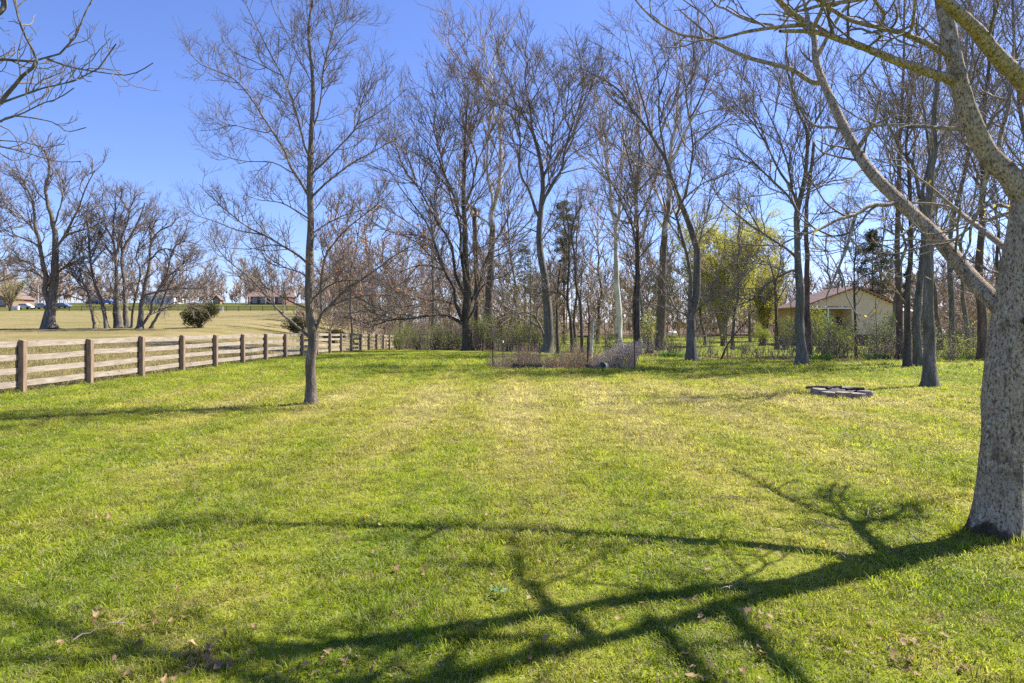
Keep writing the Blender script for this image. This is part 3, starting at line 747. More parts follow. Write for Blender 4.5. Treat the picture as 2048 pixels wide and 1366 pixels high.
# ------------------------------------------------------------------ tree line along the back of the yard
FT = dict(l=(150, 70, 30), sp=(19, 10.5, 5.2), rt=(1.5, .74, .40, .30), ang=(18, 50), up=0.05, wob=0.15, group="bare trees along the back of the yard", flare=1.45)
build_tree("spreading_tree", "dark many-limbed tree beyond the fence end, one limb arching low to the left", 50, [
 ([(936, 701), (934, 672), (933, 643), (933, 608), (933, 570), (930, 514), (930, 467), (928, 408), (928, 343), (930, 284), (934, 214), (938, 180)], 10, 1.2),
 ([(933, 665), (931, 651), (912, 640), (889, 632), (857, 631), (818, 638), (780, 640), (740, 655)], 6, 1.4, -3.0),
 ([(932, 655), (912, 613), (909, 578), (886, 540), (868, 482), (851, 441), (819, 400), (798, 372), (782, 345)], 5.5, 1), ([(933, 596), (912, 552), (903, 490), (877, 450), (857, 410), (833, 370), (810, 343), (795, 300)], 4.5, 1),
 ([(932, 560), (921, 514), (918, 444), (903, 403), (889, 343), (877, 290), (860, 240), (852, 214)], 4.5, 1), ([(933, 616), (953, 584), (962, 567), (965, 537), (988, 488), (1012, 444), (1038, 388)], 4.4, 1),
 ([(935, 640), (947, 622), (959, 581), (982, 561), (1009, 552), (1030, 530)], 3.6, .9), ([(928, 440), (918, 430), (906, 387), (886, 343), (871, 305), (830, 261)], 3.6, .9),
 ([(929, 416), (945, 370), (953, 313), (936, 270), (906, 230), (880, 190)], 3.4, .9), ([(929, 330), (940, 280), (955, 230), (960, 190)], 3, .8), ([(886, 540), (850, 530), (810, 540), (780, 560)], 2.6, .8), ([(868, 482), (830, 470), (795, 470)], 2.6, .8), ([(905, 608), (870, 600), (830, 610), (800, 615)], 2.4, .8)],
 M_DARK, M_TW, 41, **{**FT, 'sp': (19, 11, 5.8)})
build_tree("sycamore_tree", "tall sycamore with white upper limbs rising above the crowns left of centre", 57, [
 ([(977, 690), (978, 613), (982, 526), (984, 467), (982, 430), (985, 417), (991, 401), (1000, 357), (1001, 313), (1000, 255), (1006, 226), (1007, 190)], 10, 2.4),
 ([(986, 415), (984, 384), (975, 357), (975, 313), (977, 255), (981, 214), (982, 167), (972, 120), (962, 68)], 4.5, .9), ([(1000, 262), (991, 231), (977, 187), (959, 158), (936, 135), (912, 117), (892, 88)], 3, .8),
 ([(985, 395), (984, 384), (997, 357), (1010, 330), (1018, 300)], 2.6, .8), ([(981, 455), (977, 447), (950, 429), (924, 411), (892, 394), (848, 382)], 3, .8), ([(982, 167), (990, 120), (985, 80), (990, 55)], 2, .7), ([(1003, 245), (1012, 180), (1018, 130)], 2.2, .7)],
 M_SYC, M_TWF, 42, **{**FT, 'sp': (24, 13, 7)})
build_tree("broken_snag", "broken bare trunk without a crown beside the white sycamore", 58, [
 ([(953, 686), (953, 600), (953, 555), (950, 467), (949, 417)], 6.5, 4.5), ([(951, 480), (960, 450), (975, 448)], 2, .8)], M_BROWN, M_TWF, 43, trunk_t0=.5, **{**FT, 'sp': (60, 20, 14), 'l': (24, 12, 8)})
build_tree("round_crowned_tree", "grey bare tree with a fan of stems and a dense round crown at the centre", 42, [
 ([(1094, 707), (1097, 668), (1097, 628), (1091, 570), (1082, 511), (1079, 452), (1082, 423), (1084, 400), (1085, 357), (1076, 299), (1064, 261), (1061, 220), (1053, 182), (1050, 144), (1059, 117)], 10.5, 1),
 ([(1081, 440), (1070, 420), (1061, 385), (1044, 356), (1038, 328), (1041, 278), (1029, 237), (1009, 220), (980, 208)], 4.6, .9),
 ([(1083, 415), (1094, 387), (1111, 357), (1123, 343), (1129, 299), (1141, 261), (1129, 231), (1138, 182), (1135, 138)], 4.8, .9), ([(1084, 390), (1088, 357), (1100, 319), (1105, 270), (1108, 231), (1097, 196), (1091, 161)], 4.4, .9),
 ([(1122, 347), (1155, 338), (1180, 330)], 2.2, .8), ([(1079, 466), (1050, 455), (1023, 452)], 2, .7), ([(1095, 700), (1088, 672), (1076, 643), (1053, 625), (1020, 632)], 3.4, 1.2, 1.0), ([(1141, 261), (1155, 220), (1165, 180), (1160, 140)], 2.6, .8), ([(1064, 265), (1040, 220), (1020, 180), (1025, 140)], 2.8, .8), ([(1108, 231), (1120, 190), (1110, 150)], 2.4, .7), ([(1105, 275), (1125, 240), (1150, 215)], 2.2, .7)],
 M_GREY, M_TW, 44, **{**FT, 'sp': (19, 10.5, 5.2)})
ST = {**FT, 'l': (60, 32, 16), 'sp': (10, 7, 4.5), 'rt': (.9, .55, .38, .3)}
build_tree("slender_tree", "short slender stem close to the right of the round-crowned grey tree", 41, [([(1116, 707), (1114, 643), (1116, 570), (1121, 534), (1124, 510)], 3.6, .9), ([(1115, 620), (1126, 600), (1140, 585)], 1.6, .6)], M_DARK, M_TW, 45, **ST)
build_tree("slender_tree", "slender crooked tree with one bent low branch, second right of the round-crowned tree", 40, [([(1145, 710), (1141, 643), (1135, 599), (1138, 526), (1138, 467), (1132, 423), (1128, 400)], 3.8, .9), ([(1136, 605), (1120, 587), (1091, 583), (1070, 590)], 2, .7), ([(1138, 520), (1120, 490), (1110, 460)], 1.6, .6)], M_DARK, M_TW, 46, **ST)
build_tree("slender_tree", "slender tree with two upright forks, third right of the round-crowned tree", 39.5, [([(1165, 711), (1161, 613), (1152, 567), (1149, 514), (1143, 467), (1152, 432), (1165, 410)], 4, .9), ([(1161, 600), (1162, 584), (1164, 531), (1168, 500)], 2, .7), ([(1146, 490), (1130, 460), (1125, 430)], 1.8, .7)], M_DARK, M_TW, 47, **ST)
build_tree("dead_stem", "bare brown dead stem standing behind the garden plot", 34, [([(1177, 722), (1178, 660), (1178, 628), (1174, 596)], 3.2, 1.6), ([(1178, 640), (1185, 622), (1192, 610)], 1.2, .6)], M_BROWN, M_TW, 48, **{**ST, 'sp': (40, 30, 20)})
build_tree("dead_stem", "pale grey dead stem leaning beside the brown dead stem", 34.5, [([(1181, 722), (1184, 680), (1186, 646), (1188, 636)], 3.2, 2.4), ([(1184, 670), (1190, 660), (1196, 655)], 1.0, .6)], M_SYC2, M_TWL, 49, **{**ST, 'sp': (60, 30, 20)})
build_tree("white_sycamore", "slim ghost-white sycamore trunk at the centre behind the bramble heap", 60, [
 ([(1239, 690), (1237, 613), (1233, 555), (1232, 496), (1232, 452), (1223, 423), (1220, 368), (1210, 307), (1202, 258), (1192, 199), (1185, 165)], 7.5, 1),
 ([(1232, 455), (1238, 423), (1243, 351), (1248, 293), (1245, 240), (1251, 176)], 5, 1), ([(1220, 368), (1200, 330), (1180, 300)], 2, .7), ([(1246, 270), (1262, 230), (1270, 190)], 2, .7)], M_SYC2, M_TWF, 50, **{**FT, 'sp': (24, 13, 7)})
build_tree("twin_trunk_tree", "dark tree with two close parallel trunks just right of the bramble heap", 38, [
 ([(1277, 706), (1276, 640), (1276, 584), (1276, 496), (1273, 423), (1274, 366), (1277, 322), (1280, 293), (1276, 250), (1270, 215)], 6, .9),
 ([(1268, 706), (1269, 650), (1270, 599), (1273, 526), (1271, 473), (1262, 447), (1242, 403), (1219, 356), (1200, 320), (1190, 290)], 5.6, .9, .5), ([(1274, 380), (1257, 316), (1242, 263), (1230, 230)], 3.2, .8), ([(1273, 440), (1295, 400), (1310, 360)], 2.6, .8), ([(1262, 447), (1240, 440), (1220, 420)], 2, .7), ([(1275, 520), (1300, 490), (1320, 480)], 2, .7)],
 M_DARK, M_TW, 51, **{**FT, 'sp': (20, 11, 6)})
build_tree("sycamore_tree", "thick brown sycamore trunk with white forked top, right of the twin-trunk tree", 52, [
 ([(1320, 710), (1322, 628), (1325, 555), (1330, 467), (1336, 409), (1339, 381), (1336, 345), (1341, 316), (1344, 278), (1353, 243), (1356, 190), (1362, 146), (1368, 110)], 11, 1.2),
 ([(1339, 325), (1350, 310), (1365, 278), (1382, 243), (1409, 199), (1423, 170), (1440, 130)], 5, 1), ([(1335, 430), (1327, 420), (1315, 388), (1300, 356), (1298, 316), (1289, 293)], 4, .9), ([(1329, 560), (1315, 537), (1277, 502), (1255, 490)], 2.4, .8), ([(1328, 540), (1345, 505), (1360, 500)], 2, .8)],
 M_SYC, M_TWF, 52, **{**FT, 'sp': (24, 13, 7)})
build_tree("vase_shaped_tree", "vase-shaped grey tree with two main stems and a wide crown, right of the garden plot", 30.3, [
 ([(1384, 719), (1382, 666), (1382, 628), (1391, 599), (1394, 555), (1393, 496), (1382, 461), (1371, 423), (1362, 403), (1347, 366), (1330, 316), (1312, 287), (1289, 249), (1257, 211), (1239, 181), (1204, 158), (1160, 135)], 10, 1),
 ([(1382, 640), (1378, 608), (1380, 555), (1371, 496), (1359, 461), (1350, 438), (1362, 417), (1377, 365), (1382, 322), (1387, 278), (1377, 234), (1371, 176), (1365, 132), (1359, 111)], 6, 1),
 ([(1335, 330), (1327, 293), (1318, 234), (1318, 176), (1312, 132), (1300, 90)], 3.6, .8), ([(1305, 275), (1300, 258), (1289, 211), (1271, 152), (1262, 110), (1250, 60)], 3.4, .8), ([(1387, 640), (1388, 628), (1418, 599), (1447, 587), (1476, 572), (1482, 549)], 3.2, .8),
 ([(1380, 640), (1377, 634), (1353, 619), (1336, 593), (1310, 590)], 2.6, .8), ([(1384, 675), (1388, 669), (1403, 643), (1420, 608)], 2, .7), ([(1394, 500), (1403, 467), (1418, 409), (1420, 385), (1435, 350)], 2.6, .8), ([(1378, 240), (1400, 200), (1415, 150), (1420, 100)], 2.8, .8), ([(1371, 180), (1390, 140), (1385, 90)], 2.4, .7), ([(1386, 290), (1420, 262), (1440, 250)], 2.2, .7), ([(1320, 190), (1335, 140), (1340, 80)], 2.4, .7), ([(1352, 440), (1325, 425), (1290, 422), (1260, 425)], 2.2, .7)],
 M_GREY, M_TW, 53, **{**FT, 'sp': (22, 12.5, 7), 'l': (155, 74, 33)})
build_tree("straight_trunk_tree", "straight smooth grey trunk with a fan-shaped crown, between the house and the lawn", 26.8, [
 ([(1602, 731), (1600, 643), (1599, 555), (1596, 511), (1593, 438), (1600, 400), (1608, 366), (1614, 322), (1614, 263), (1599, 234), (1584, 176), (1576, 149), (1570, 110)], 10.5, 1),
 ([(1594, 425), (1579, 395), (1540, 357), (1505, 322), (1464, 290), (1423, 275)], 4.2, .9), ([(1596, 412), (1581, 375), (1555, 337), (1538, 299), (1517, 263), (1497, 234), (1467, 205), (1459, 161)], 4.6, .9), ([(1584, 385), (1581, 351), (1564, 293), (1549, 252), (1523, 199), (1510, 160)], 3.6, .9),
 ([(1606, 380), (1611, 366), (1628, 328), (1658, 299), (1687, 280)], 3.6, .9), ([(1596, 520), (1590, 511), (1555, 485), (1511, 458), (1482, 435), (1441, 400), (1420, 368), (1400, 350)], 4.2, .9), ([(1598, 545), (1587, 540), (1555, 555), (1526, 575), (1508, 596), (1470, 613), (1430, 625)], 3.4, .9), ([(1614, 270), (1640, 230), (1660, 190), (1665, 150)], 3, .8), ([(1606, 390), (1640, 375), (1670, 360), (1700, 365)], 2.4, .8), ([(1613, 300), (1630, 250), (1632, 200)], 2.6, .8)],
 M_GREY, M_TW, 54, **{**FT, 'sp': (20, 11, 6), 'l': (150, 74, 34)})
build_tree("broken_snag", "dark reddish-brown dead trunk with snapped top close behind the straight grey trunk", 32.5, [
 ([(1615, 712), (1615, 613), (1614, 526), (1612, 438), (1617, 379), (1623, 337), (1628, 284)], 7, 2.8), ([(1614, 500), (1625, 470), (1640, 455)], 1.6, .8)], M_BROWN, M_TW, 55, **{**FT, 'sp': (70, 30, 20), 'l': (40, 20, 12)})
build_tree("small_tree", "small dark tree beyond the leaf litter, left of the house near the round bush", 60, [
 ([(1554, 698), (1552, 628), (1551, 584), (1545, 545), (1535, 510)], 4.5, 1), ([(1552, 610), (1570, 575), (1585, 550)], 2.2, .7), ([(1551, 595), (1530, 570), (1510, 560)], 2.2, .7), ([(1550, 570), (1560, 530), (1562, 500)], 2, .7)], M_DARK, M_TW, 56, **{**FT, 'l': (40, 22, 13), 'sp': (10, 8, 6)})
RT = {**FT, 'l': (150, 74, 34), 'sp': (22, 12, 6.5)}
build_tree("tall_brown_tree", "tall straight brown trunk in front of the house's right wall", 32, [
 ([(1800, 720), (1799, 638), (1796, 559), (1794, 496), (1796, 437), (1798, 358), (1799, 292), (1803, 226), (1808, 105), (1808, 35), (1810, -40)], 7, 1.4),
 ([(1798, 340), (1770, 290), (1740, 250), (1720, 210)], 2.6, .8), ([(1799, 300), (1830, 250), (1845, 200)], 2.6, .8), ([(1803, 220), (1780, 170), (1760, 110), (1750, 60)], 2.6, .8), ([(1806, 130), (1830, 80), (1840, 20)], 2.4, .8)], M_BROWN, M_TW, 57, **RT)
build_tree("ivy_trunk_tree", "dark trunk with fresh green shoots at its foot, beside the pair of grey trunks", 25.5, [
 ([(1815, 740), (1815, 654), (1815, 575), (1822, 520), (1821, 463), (1820, 358), (1812, 300), (1818, 240), (1822, 180)], 7.5, 1.2), ([(1820, 380), (1790, 340), (1770, 300)], 2.6, .8), ([(1816, 310), (1840, 260), (1850, 210)], 2.4, .8), ([(1821, 470), (1790, 450), (1760, 460)], 2, .7)], M_DARK, M_TW, 58,
 leaf=(150, .05, M_LF_YG, lambda A: A[:, 2] < 4.5), **RT)
build_tree("grey_trunk_tree", "stout grey trunk, left one of the pair standing nearest the right-hand big tree", 26, [
 ([(1838, 735), (1833, 670), (1834, 607), (1842, 540), (1848, 460), (1840, 400), (1837, 379), (1824, 326), (1800, 300), (1782, 258), (1758, 221), (1735, 180)], 9, 1), ([(1846, 430), (1860, 380), (1880, 330), (1890, 270)], 3.6, .9), ([(1826, 330), (1830, 280), (1822, 220), (1830, 150)], 3.2, .9)], M_GREY, M_TW, 59, **RT)
build_tree("grey_trunk_tree", "smooth grey trunk with flared foot, front one of the pair near the right-hand big tree", 17.6, [
 ([(1860, 773), (1859, 701), (1856, 622), (1856, 543), (1857, 463), (1853, 411), (1861, 379), (1863, 332), (1871, 300), (1866, 253), (1871, 200), (1880, 120), (1884, 40), (1890, -60)], 12.5, 1.4),
 ([(1853, 420), (1845, 390), (1853, 348), (1860, 311), (1853, 253), (1845, 200), (1847, 158), (1840, 88), (1835, 10)], 5, 1), ([(1869, 305), (1874, 292), (1903, 245), (1925, 200), (1940, 140), (1950, 60)], 3.6, .9), ([(1856, 500), (1880, 460), (1900, 420), (1912, 360), (1925, 310)], 3, .9), ([(1855, 470), (1825, 440), (1800, 400), (1770, 390)], 2.6, .8), ([(1853, 250), (1830, 190), (1815, 140)], 2.6, .8)], M_GREY, M_TW, 60, **{**RT, 'sp': (28, 15, 9)})
build_tree("brown_trunk_tree", "reddish-brown trunk seen just left of the big lichen-speckled tree", 30, [
 ([(1966, 732), (1963, 654), (1957, 559), (1964, 463), (1966, 358), (1969, 253), (1970, 197), (1977, 141), (1985, 70), (1990, -20)], 9.5, 1.4), ([(1966, 370), (1940, 310), (1920, 260), (1900, 190)], 3, .8), ([(1968, 270), (2000, 210), (2030, 150), (2050, 90)], 3, .8), ([(1972, 190), (1950, 130), (1935, 60)], 2.8, .8), ([(1965, 420), (2000, 370), (2030, 340)], 2.6, .8)], M_BROWN, M_TW, 61, **RT)
build_tree("edge_tree", "tall bare tree rising at the upper right corner behind the lichen-speckled tree", 36, [
 ([(2085, 725), (2080, 600), (2070, 460), (2060, 330), (2040, 210), (2030, 100), (2025, 0), (2020, -80)], 9, 1.4), ([(2062, 350), (2010, 280), (1990, 200), (1975, 120)], 3, .8), ([(2045, 230), (2000, 150), (1960, 80), (1940, 10)], 3, .8), ([(2030, 110), (2060, 40), (2070, -30)], 2.6, .8)], M_GREY, M_TW, 62, **RT)
build_tree("edge_tree", "thin pale-barked tree right of the tall brown trunk, crown filling the sky at upper right", 40, [
 ([(1905, 712), (1902, 600), (1900, 480), (1915, 400), (1935, 320), (1940, 240), (1930, 160), (1935, 60), (1940, -30)], 6, 1.2), ([(1918, 390), (1890, 330), (1880, 260), (1870, 190)], 2.6, .8), ([(1940, 250), (1970, 190), (1990, 120)], 2.6, .8), ([(1930, 160), (1905, 100), (1900, 40)], 2.4, .8)], M_GREY, M_TW, 63, **RT)
build_tree("pole_tree", "slim bare tree in front of the house gable, forked at the foot", 36, [
 ([(1712, 722), (1711, 660), (1709, 600), (1708, 540), (1712, 490), (1706, 440)], 2.8, .8), ([(1711, 700), (1722, 712), (1735, 724)], 1.6, 1.2), ([(1709, 590), (1735, 565), (1765, 545)], 1.4, .6), ([(1710, 520), (1690, 490), (1680, 460)], 1.4, .6)], M_DARK, M_TW, 64, **ST)

# ------------------------------------------------------------------ far woods (one mass each)
def wood(name, label, pos, H, seed, mat, nb=12, nt=9, thick=1.0, trunk_r=0.10, lean=.03, extra=None):
    rng = np.random.default_rng(seed)
    N = len(pos); K = 8
    z0 = ground_z(pos[:, 0], pos[:, 1])
    w = np.linspace(0, 1, K)
    P = np.zeros((N, K, 3)); ln = rng.normal(0, lean, (N, 2))
    P[:, :, 2] = z0[:, None] - .1 + H[:, None] * w[None]
    for a in (0, 1):
        P[:, :, a] = pos[:, a][:, None] + ln[:, a][:, None] * H[:, None] * w[None] + np.cumsum(rng.normal(0, .012, (N, K)), 1) * H[:, None]
    r0 = trunk_r * (H / 12) * rng.uniform(.6, 1.4, N)
    R = r0[:, None] * (1 - .9 * w[None])
    tb = Tubes(); tb.add(P, R, 5)
    hm = float(H.mean())
    A, B = spawn(rng, P, R, hm * .9 / nb, .10, 1, (30, 62), hm * .36, .12, .14, 5, .034 * thick, .018 * thick, taper=.45, floor=.8)
    tb.add(A, B, 3)
    C, Dd = spawn(rng, A, B, hm * .2 / nt, .1, 1, (25, 65), hm * .15, .10, .16, 2, .016 * thick, .008 * thick, floor=.8)
    tb.add(C, Dd, 3)
    o = link(name, tb.mesh(name), mat)
    return tag(o, label, "wood", kind="stuff"), A, C
def strip(rng, n, u0, u1, d0, d1):
    D = d0 + (d1 - d0) * rng.random(n); u = rng.uniform(u0, u1, n)
    return np.stack([(u - 1024) / F * D, D], 1)
rg = np.random.default_rng(101)
p_ = strip(rg, 140, 640, 1560, 94, 165)
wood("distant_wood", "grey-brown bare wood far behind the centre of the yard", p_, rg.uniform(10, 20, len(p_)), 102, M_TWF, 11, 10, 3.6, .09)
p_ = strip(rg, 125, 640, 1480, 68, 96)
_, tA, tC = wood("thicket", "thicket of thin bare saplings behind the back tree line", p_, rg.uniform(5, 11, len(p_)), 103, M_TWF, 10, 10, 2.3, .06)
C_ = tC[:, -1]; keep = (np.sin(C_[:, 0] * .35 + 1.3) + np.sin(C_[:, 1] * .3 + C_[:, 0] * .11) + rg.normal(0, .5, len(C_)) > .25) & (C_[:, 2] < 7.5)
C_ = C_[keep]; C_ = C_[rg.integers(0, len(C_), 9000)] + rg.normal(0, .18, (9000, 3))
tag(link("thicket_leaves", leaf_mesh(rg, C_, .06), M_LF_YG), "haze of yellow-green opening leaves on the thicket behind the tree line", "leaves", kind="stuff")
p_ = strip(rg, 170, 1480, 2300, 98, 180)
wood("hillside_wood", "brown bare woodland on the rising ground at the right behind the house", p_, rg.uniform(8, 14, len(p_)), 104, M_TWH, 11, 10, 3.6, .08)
p_ = strip(rg, 90, 1560, 2100, 84, 104)
p_ = p_[(p_[:, 0] < 33) | (p_[:, 0] > 49)]
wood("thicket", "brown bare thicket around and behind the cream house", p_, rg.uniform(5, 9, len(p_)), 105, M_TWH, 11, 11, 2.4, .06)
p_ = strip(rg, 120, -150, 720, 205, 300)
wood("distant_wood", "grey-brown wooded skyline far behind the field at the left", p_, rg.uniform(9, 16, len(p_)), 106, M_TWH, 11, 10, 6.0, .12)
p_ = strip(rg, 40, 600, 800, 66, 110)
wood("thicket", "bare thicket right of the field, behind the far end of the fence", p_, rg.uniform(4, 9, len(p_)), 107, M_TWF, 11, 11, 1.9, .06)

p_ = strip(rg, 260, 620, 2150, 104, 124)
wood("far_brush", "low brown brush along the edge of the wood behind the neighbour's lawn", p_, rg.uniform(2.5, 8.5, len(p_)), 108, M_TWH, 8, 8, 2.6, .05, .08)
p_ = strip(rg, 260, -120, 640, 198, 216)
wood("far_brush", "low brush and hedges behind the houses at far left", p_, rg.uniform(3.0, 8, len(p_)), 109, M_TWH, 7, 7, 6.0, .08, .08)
# second row of tall bare trees behind the tree line: four kinds, copied
def generic_tree(H, seed, bark, twig):
    rng = np.random.default_rng(seed)
    root = empty("tall_bare_tree", (0, 0, 0))
    K = 14; w = np.linspace(0, 1, K)
    P = np.zeros((1, K, 3)); P[0, :, 2] = H * w - .1
    P[0, :, :2] = np.cumsum(rng.normal(0, .011, (K, 2)), 0) * H; P[0, :2, :2] = 0
    R = (.021 * H * .5 * ((1 - .9 * w) + .5 * np.exp(-w * 40)))[None]
    tb = Tubes(); tb.add(P, R, 9); link("trunk", tb.mesh("trunk"), bark, root)
    L, LR = spawn(rng, P, R, H * .055, .3, .97, (22, 48), H * .42, .09, .11, 9, H * .0052, H * .0016, taper=.55, upb=.3)
    tb = Tubes(); tb.add(L, LR, 5)
    A, B = spawn(rng, L, LR, H * .034, .15, 1, (25, 60), H * .14, .06, .16, 5, H * .0018, H * .0009); tb.add(A, B, 3)
    C, E = spawn(rng, A, B, H * .022, .15, 1, (25, 60), H * .07, .06, .18, 3, H * .0009, H * .0006); tb.add(C, E, 3)
    G, I = spawn(rng, C, E, H * .012, .2, 1, (25, 60), H * .034, .06, .18, 2, H * .0006, H * .00045); tb.add(G, I, 3)
    link("crown", tb.mesh("crown"), twig, root)
    return root
def copy_tree(src):
    r = src.copy(); COL.objects.link(r)
    for ch in list(src.children):
        c = ch.copy(); COL.objects.link(c); c.parent = r
    return r
GT = [generic_tree(20, 801, M_GREY, M_TW), generic_tree(18, 802, M_DARK, M_TW), generic_tree(21, 803, M_SYC, M_TWF), generic_tree(16, 804, M_GREY, M_TWF)]
used = set(); gr_ = np.random.default_rng(812)
SECOND = [(705, 74, 0, .92, "directly behind the fence's far half, right of the maple trunk"), (800, 70, 3, .85, "behind the last fence post"), (870, 66, 1, .95, "left of the dark spreading tree"), (1030, 72, 0, .95, "behind the red shed's ridge"),
 (1150, 68, 1, .98, "behind the slender crooked tree"), (1195, 80, 2, 1.0, "left of the ghost-white sycamore"), (1290, 66, 0, 1.0, "just right of the twin trunks"), (1410, 74, 3, 1.05, "behind the yellow-green willow"), (1465, 58, 1, .85, "in front of the willow's right half"),
 (1500, 84, 0, .9, "above the garden bench"), (1665, 92, 3, 1.2, "behind the house porch roof"), (1695, 95, 0, 1.15, "behind the house's gable peak"), (1765, 94, 1, 1.2, "behind the house's right roof slope"), (1785, 62, 0, 1.1, "left of the tall brown trunk"),
 (1880, 52, 2, 1.0, "pale-barked, right of the front grey trunk"), (1935, 58, 0, 1.1, "left of the reddish-brown trunk"), (2010, 50, 1, 1.0, "between the reddish-brown and lichen-speckled trunks"), (2045, 62, 3, 1.3, "at the right edge behind the lichen-speckled tree"), (1845, 68, 3, 1.3, "behind the pair of grey trunks")]
for i, (u, D, k, sc, where) in enumerate(SECOND):
    o = GT[k] if k not in used else copy_tree(GT[k]); used.add(k)
    x = (u - 1024) / F * D; o.location = (x, D, gz(x, D)); o.rotation_euler = (0, 0, gr_.uniform(0, 6.28)); o.scale = (sc * gr_.uniform(.85, 1.0), sc * gr_.uniform(.85, 1.0), sc)
    tag(o, "tall thin bare tree " + where, "tree", "second row of bare trees")
# brushy undergrowth under the hedge line
rng = np.random.default_rng(820)
n = 3000; X = np.concatenate([rng.uniform(-11.5, 3.5, n // 2), rng.uniform(3.5, 29, n - n // 2)])
Y = hedge_y(X) + rng.uniform(.3, 5.5, n)
Hh = rng.uniform(.4, 1.9, n) * np.where(X < 3.5, 1.6, np.where(X > 14, 1.2, .7)); Kk = 5; w = np.linspace(0, 1, Kk)
P = np.zeros((n, Kk, 3)); P[:, :, 0] = X[:, None] + rng.normal(0, .3, (n, 1)) * w * Hh[:, None]; P[:, :, 1] = Y[:, None] + rng.normal(0, .3, (n, 1)) * w * Hh[:, None]
P[:, :, 2] = ground_z(X, Y)[:, None] - .03 + Hh[:, None] * w
P[:, 1:] += rng.normal(0, .03, (n, Kk - 1, 3))
R = (.011 * (1 - .7 * w))[None] * rng.uniform(.5, 1.4, (n, 1))
tb = Tubes(); tb.add(P, R, 3)
A, B = spawn(rng, P, R, .24, .2, 1, (25, 65), .5, .06, .2, 3, .008, .005); tb.add(A, B, 3)
tag(link("undergrowth", tb.mesh("undergrowth"), M_TWL), "tangled brown brush under the trees along the hedge line", "brush", kind="stuff")
n = 17000; i = rng.integers(0, len(A), n); A_ = A[i, rng.integers(0, 3, n)] + rng.normal(0, .08, (n, 3))
pat = np.sin(A_[:, 0] * 1.1 + 2) + np.sin(A_[:, 0] * .43) + rng.normal(0, .5, n); A_ = A_[pat > .1]
tag(link("undergrowth_leaves", leaf_mesh(rng, A_, .045), M_LF_YG), "fresh yellow-green leaves opening on the hedge line brush", "leaves", kind="stuff")

# individual saplings that stand out in front of the thicket
def sapling(u, v, D, H, seed, label):
    rng = np.random.default_rng(seed)
    b = at(u, v, D); b[2] = gz(b[0], b[1])
    root = empty("sapling", tuple(b), label, "tree", "saplings along the hedge line")
    K = 8; w = np.linspace(0, 1, K)
    P = np.zeros((1, K, 3)); P[0, :, 2] = H * w - .05; P[0, :, :2] = np.cumsum(rng.normal(0, .02, (K, 2)), 0) * H * .5; P[0, 0, :2] = 0
    R = (.035 * H / 5 * (1 - .8 * w))[None]
    tb = Tubes(); tb.add(P, R, 6); link("trunk", tb.mesh("trunk"), M_GREY, root)
    tb = Tubes()
    A, B = spawn(rng, P, R, H / 12, .25, 1, (25, 55), H * .28, .1, .15, 5, .014, .008); tb.add(A, B, 3)
    C, E = spawn(rng, A, B, H * .05, .2, 1, (25, 55), H * .12, .1, .15, 4, .010, .006); tb.add(C, E, 3)
    link("crown", tb.mesh("crown"), M_TW, root)
for i, (u, v, D, H, lb) in enumerate([
    (1003, 690, 46, 5.5, "thin sapling in front of the red shed's left side"), (1058, 698, 46, 8.0, "tall thin sapling in front of the red shed's right corner"),
    (1420, 712, 33, 3.2, "sapling in the litter strip right of the vase-shaped tree"), (1455, 712, 33, 4.2, "taller sapling in the litter strip left of the leaning stem"),
    (1583, 712, 34, 3.8, "thin sapling touching the left side of the straight grey trunk"), (860, 695, 54, 5.0, "sapling among the green shrubs left of the dark spreading tree"),
    (1750, 716, 35, 4.4, "sapling in front of the house's cream wall"), (1210, 694, 47, 6.0, "sapling left of the ghost-white sycamore"), (1300, 700, 44, 5.5, "sapling between the twin-trunk tree and the thick brown sycamore"),
    (1905, 720, 31, 3.0, "sapling by the green clump at the right"), (1660, 722, 33, 3.4, "sapling in the shrubs left of the house gable")]):
    sapling(u, v, D, H, 200 + i, lb)
# leaning stem in the litter strip
b = at(1440, 726, 30.5); b[2] = gz(b[0], b[1])
r_ = empty("leaning_stem", tuple(b), "thin stem leaning right out of the litter strip by the vase-shaped tree", "tree", "saplings along the hedge line")
P = catmull(np.array([b - [0, 0, .05], at(1452, 695, 30.5), at(1470, 668, 30.8), at(1495, 640, 31), at(1510, 615, 31.3)]), 12)
tb = Tubes(); tb.add(P[None], np.linspace(.05, .012, 12)[None], 7); link("trunk", tb.mesh("trunk", b), M_DARK, r_)
tb = Tubes(); A, B = spawn(np.random.default_rng(9), P[None], np.linspace(.05, .012, 12)[None], .14, .4, 1, (25, 60), .7, .05, .2, 5, .012, .006); tb.add(A, B, 3); link("crown", tb.mesh("crown", b), M_TW, r_)

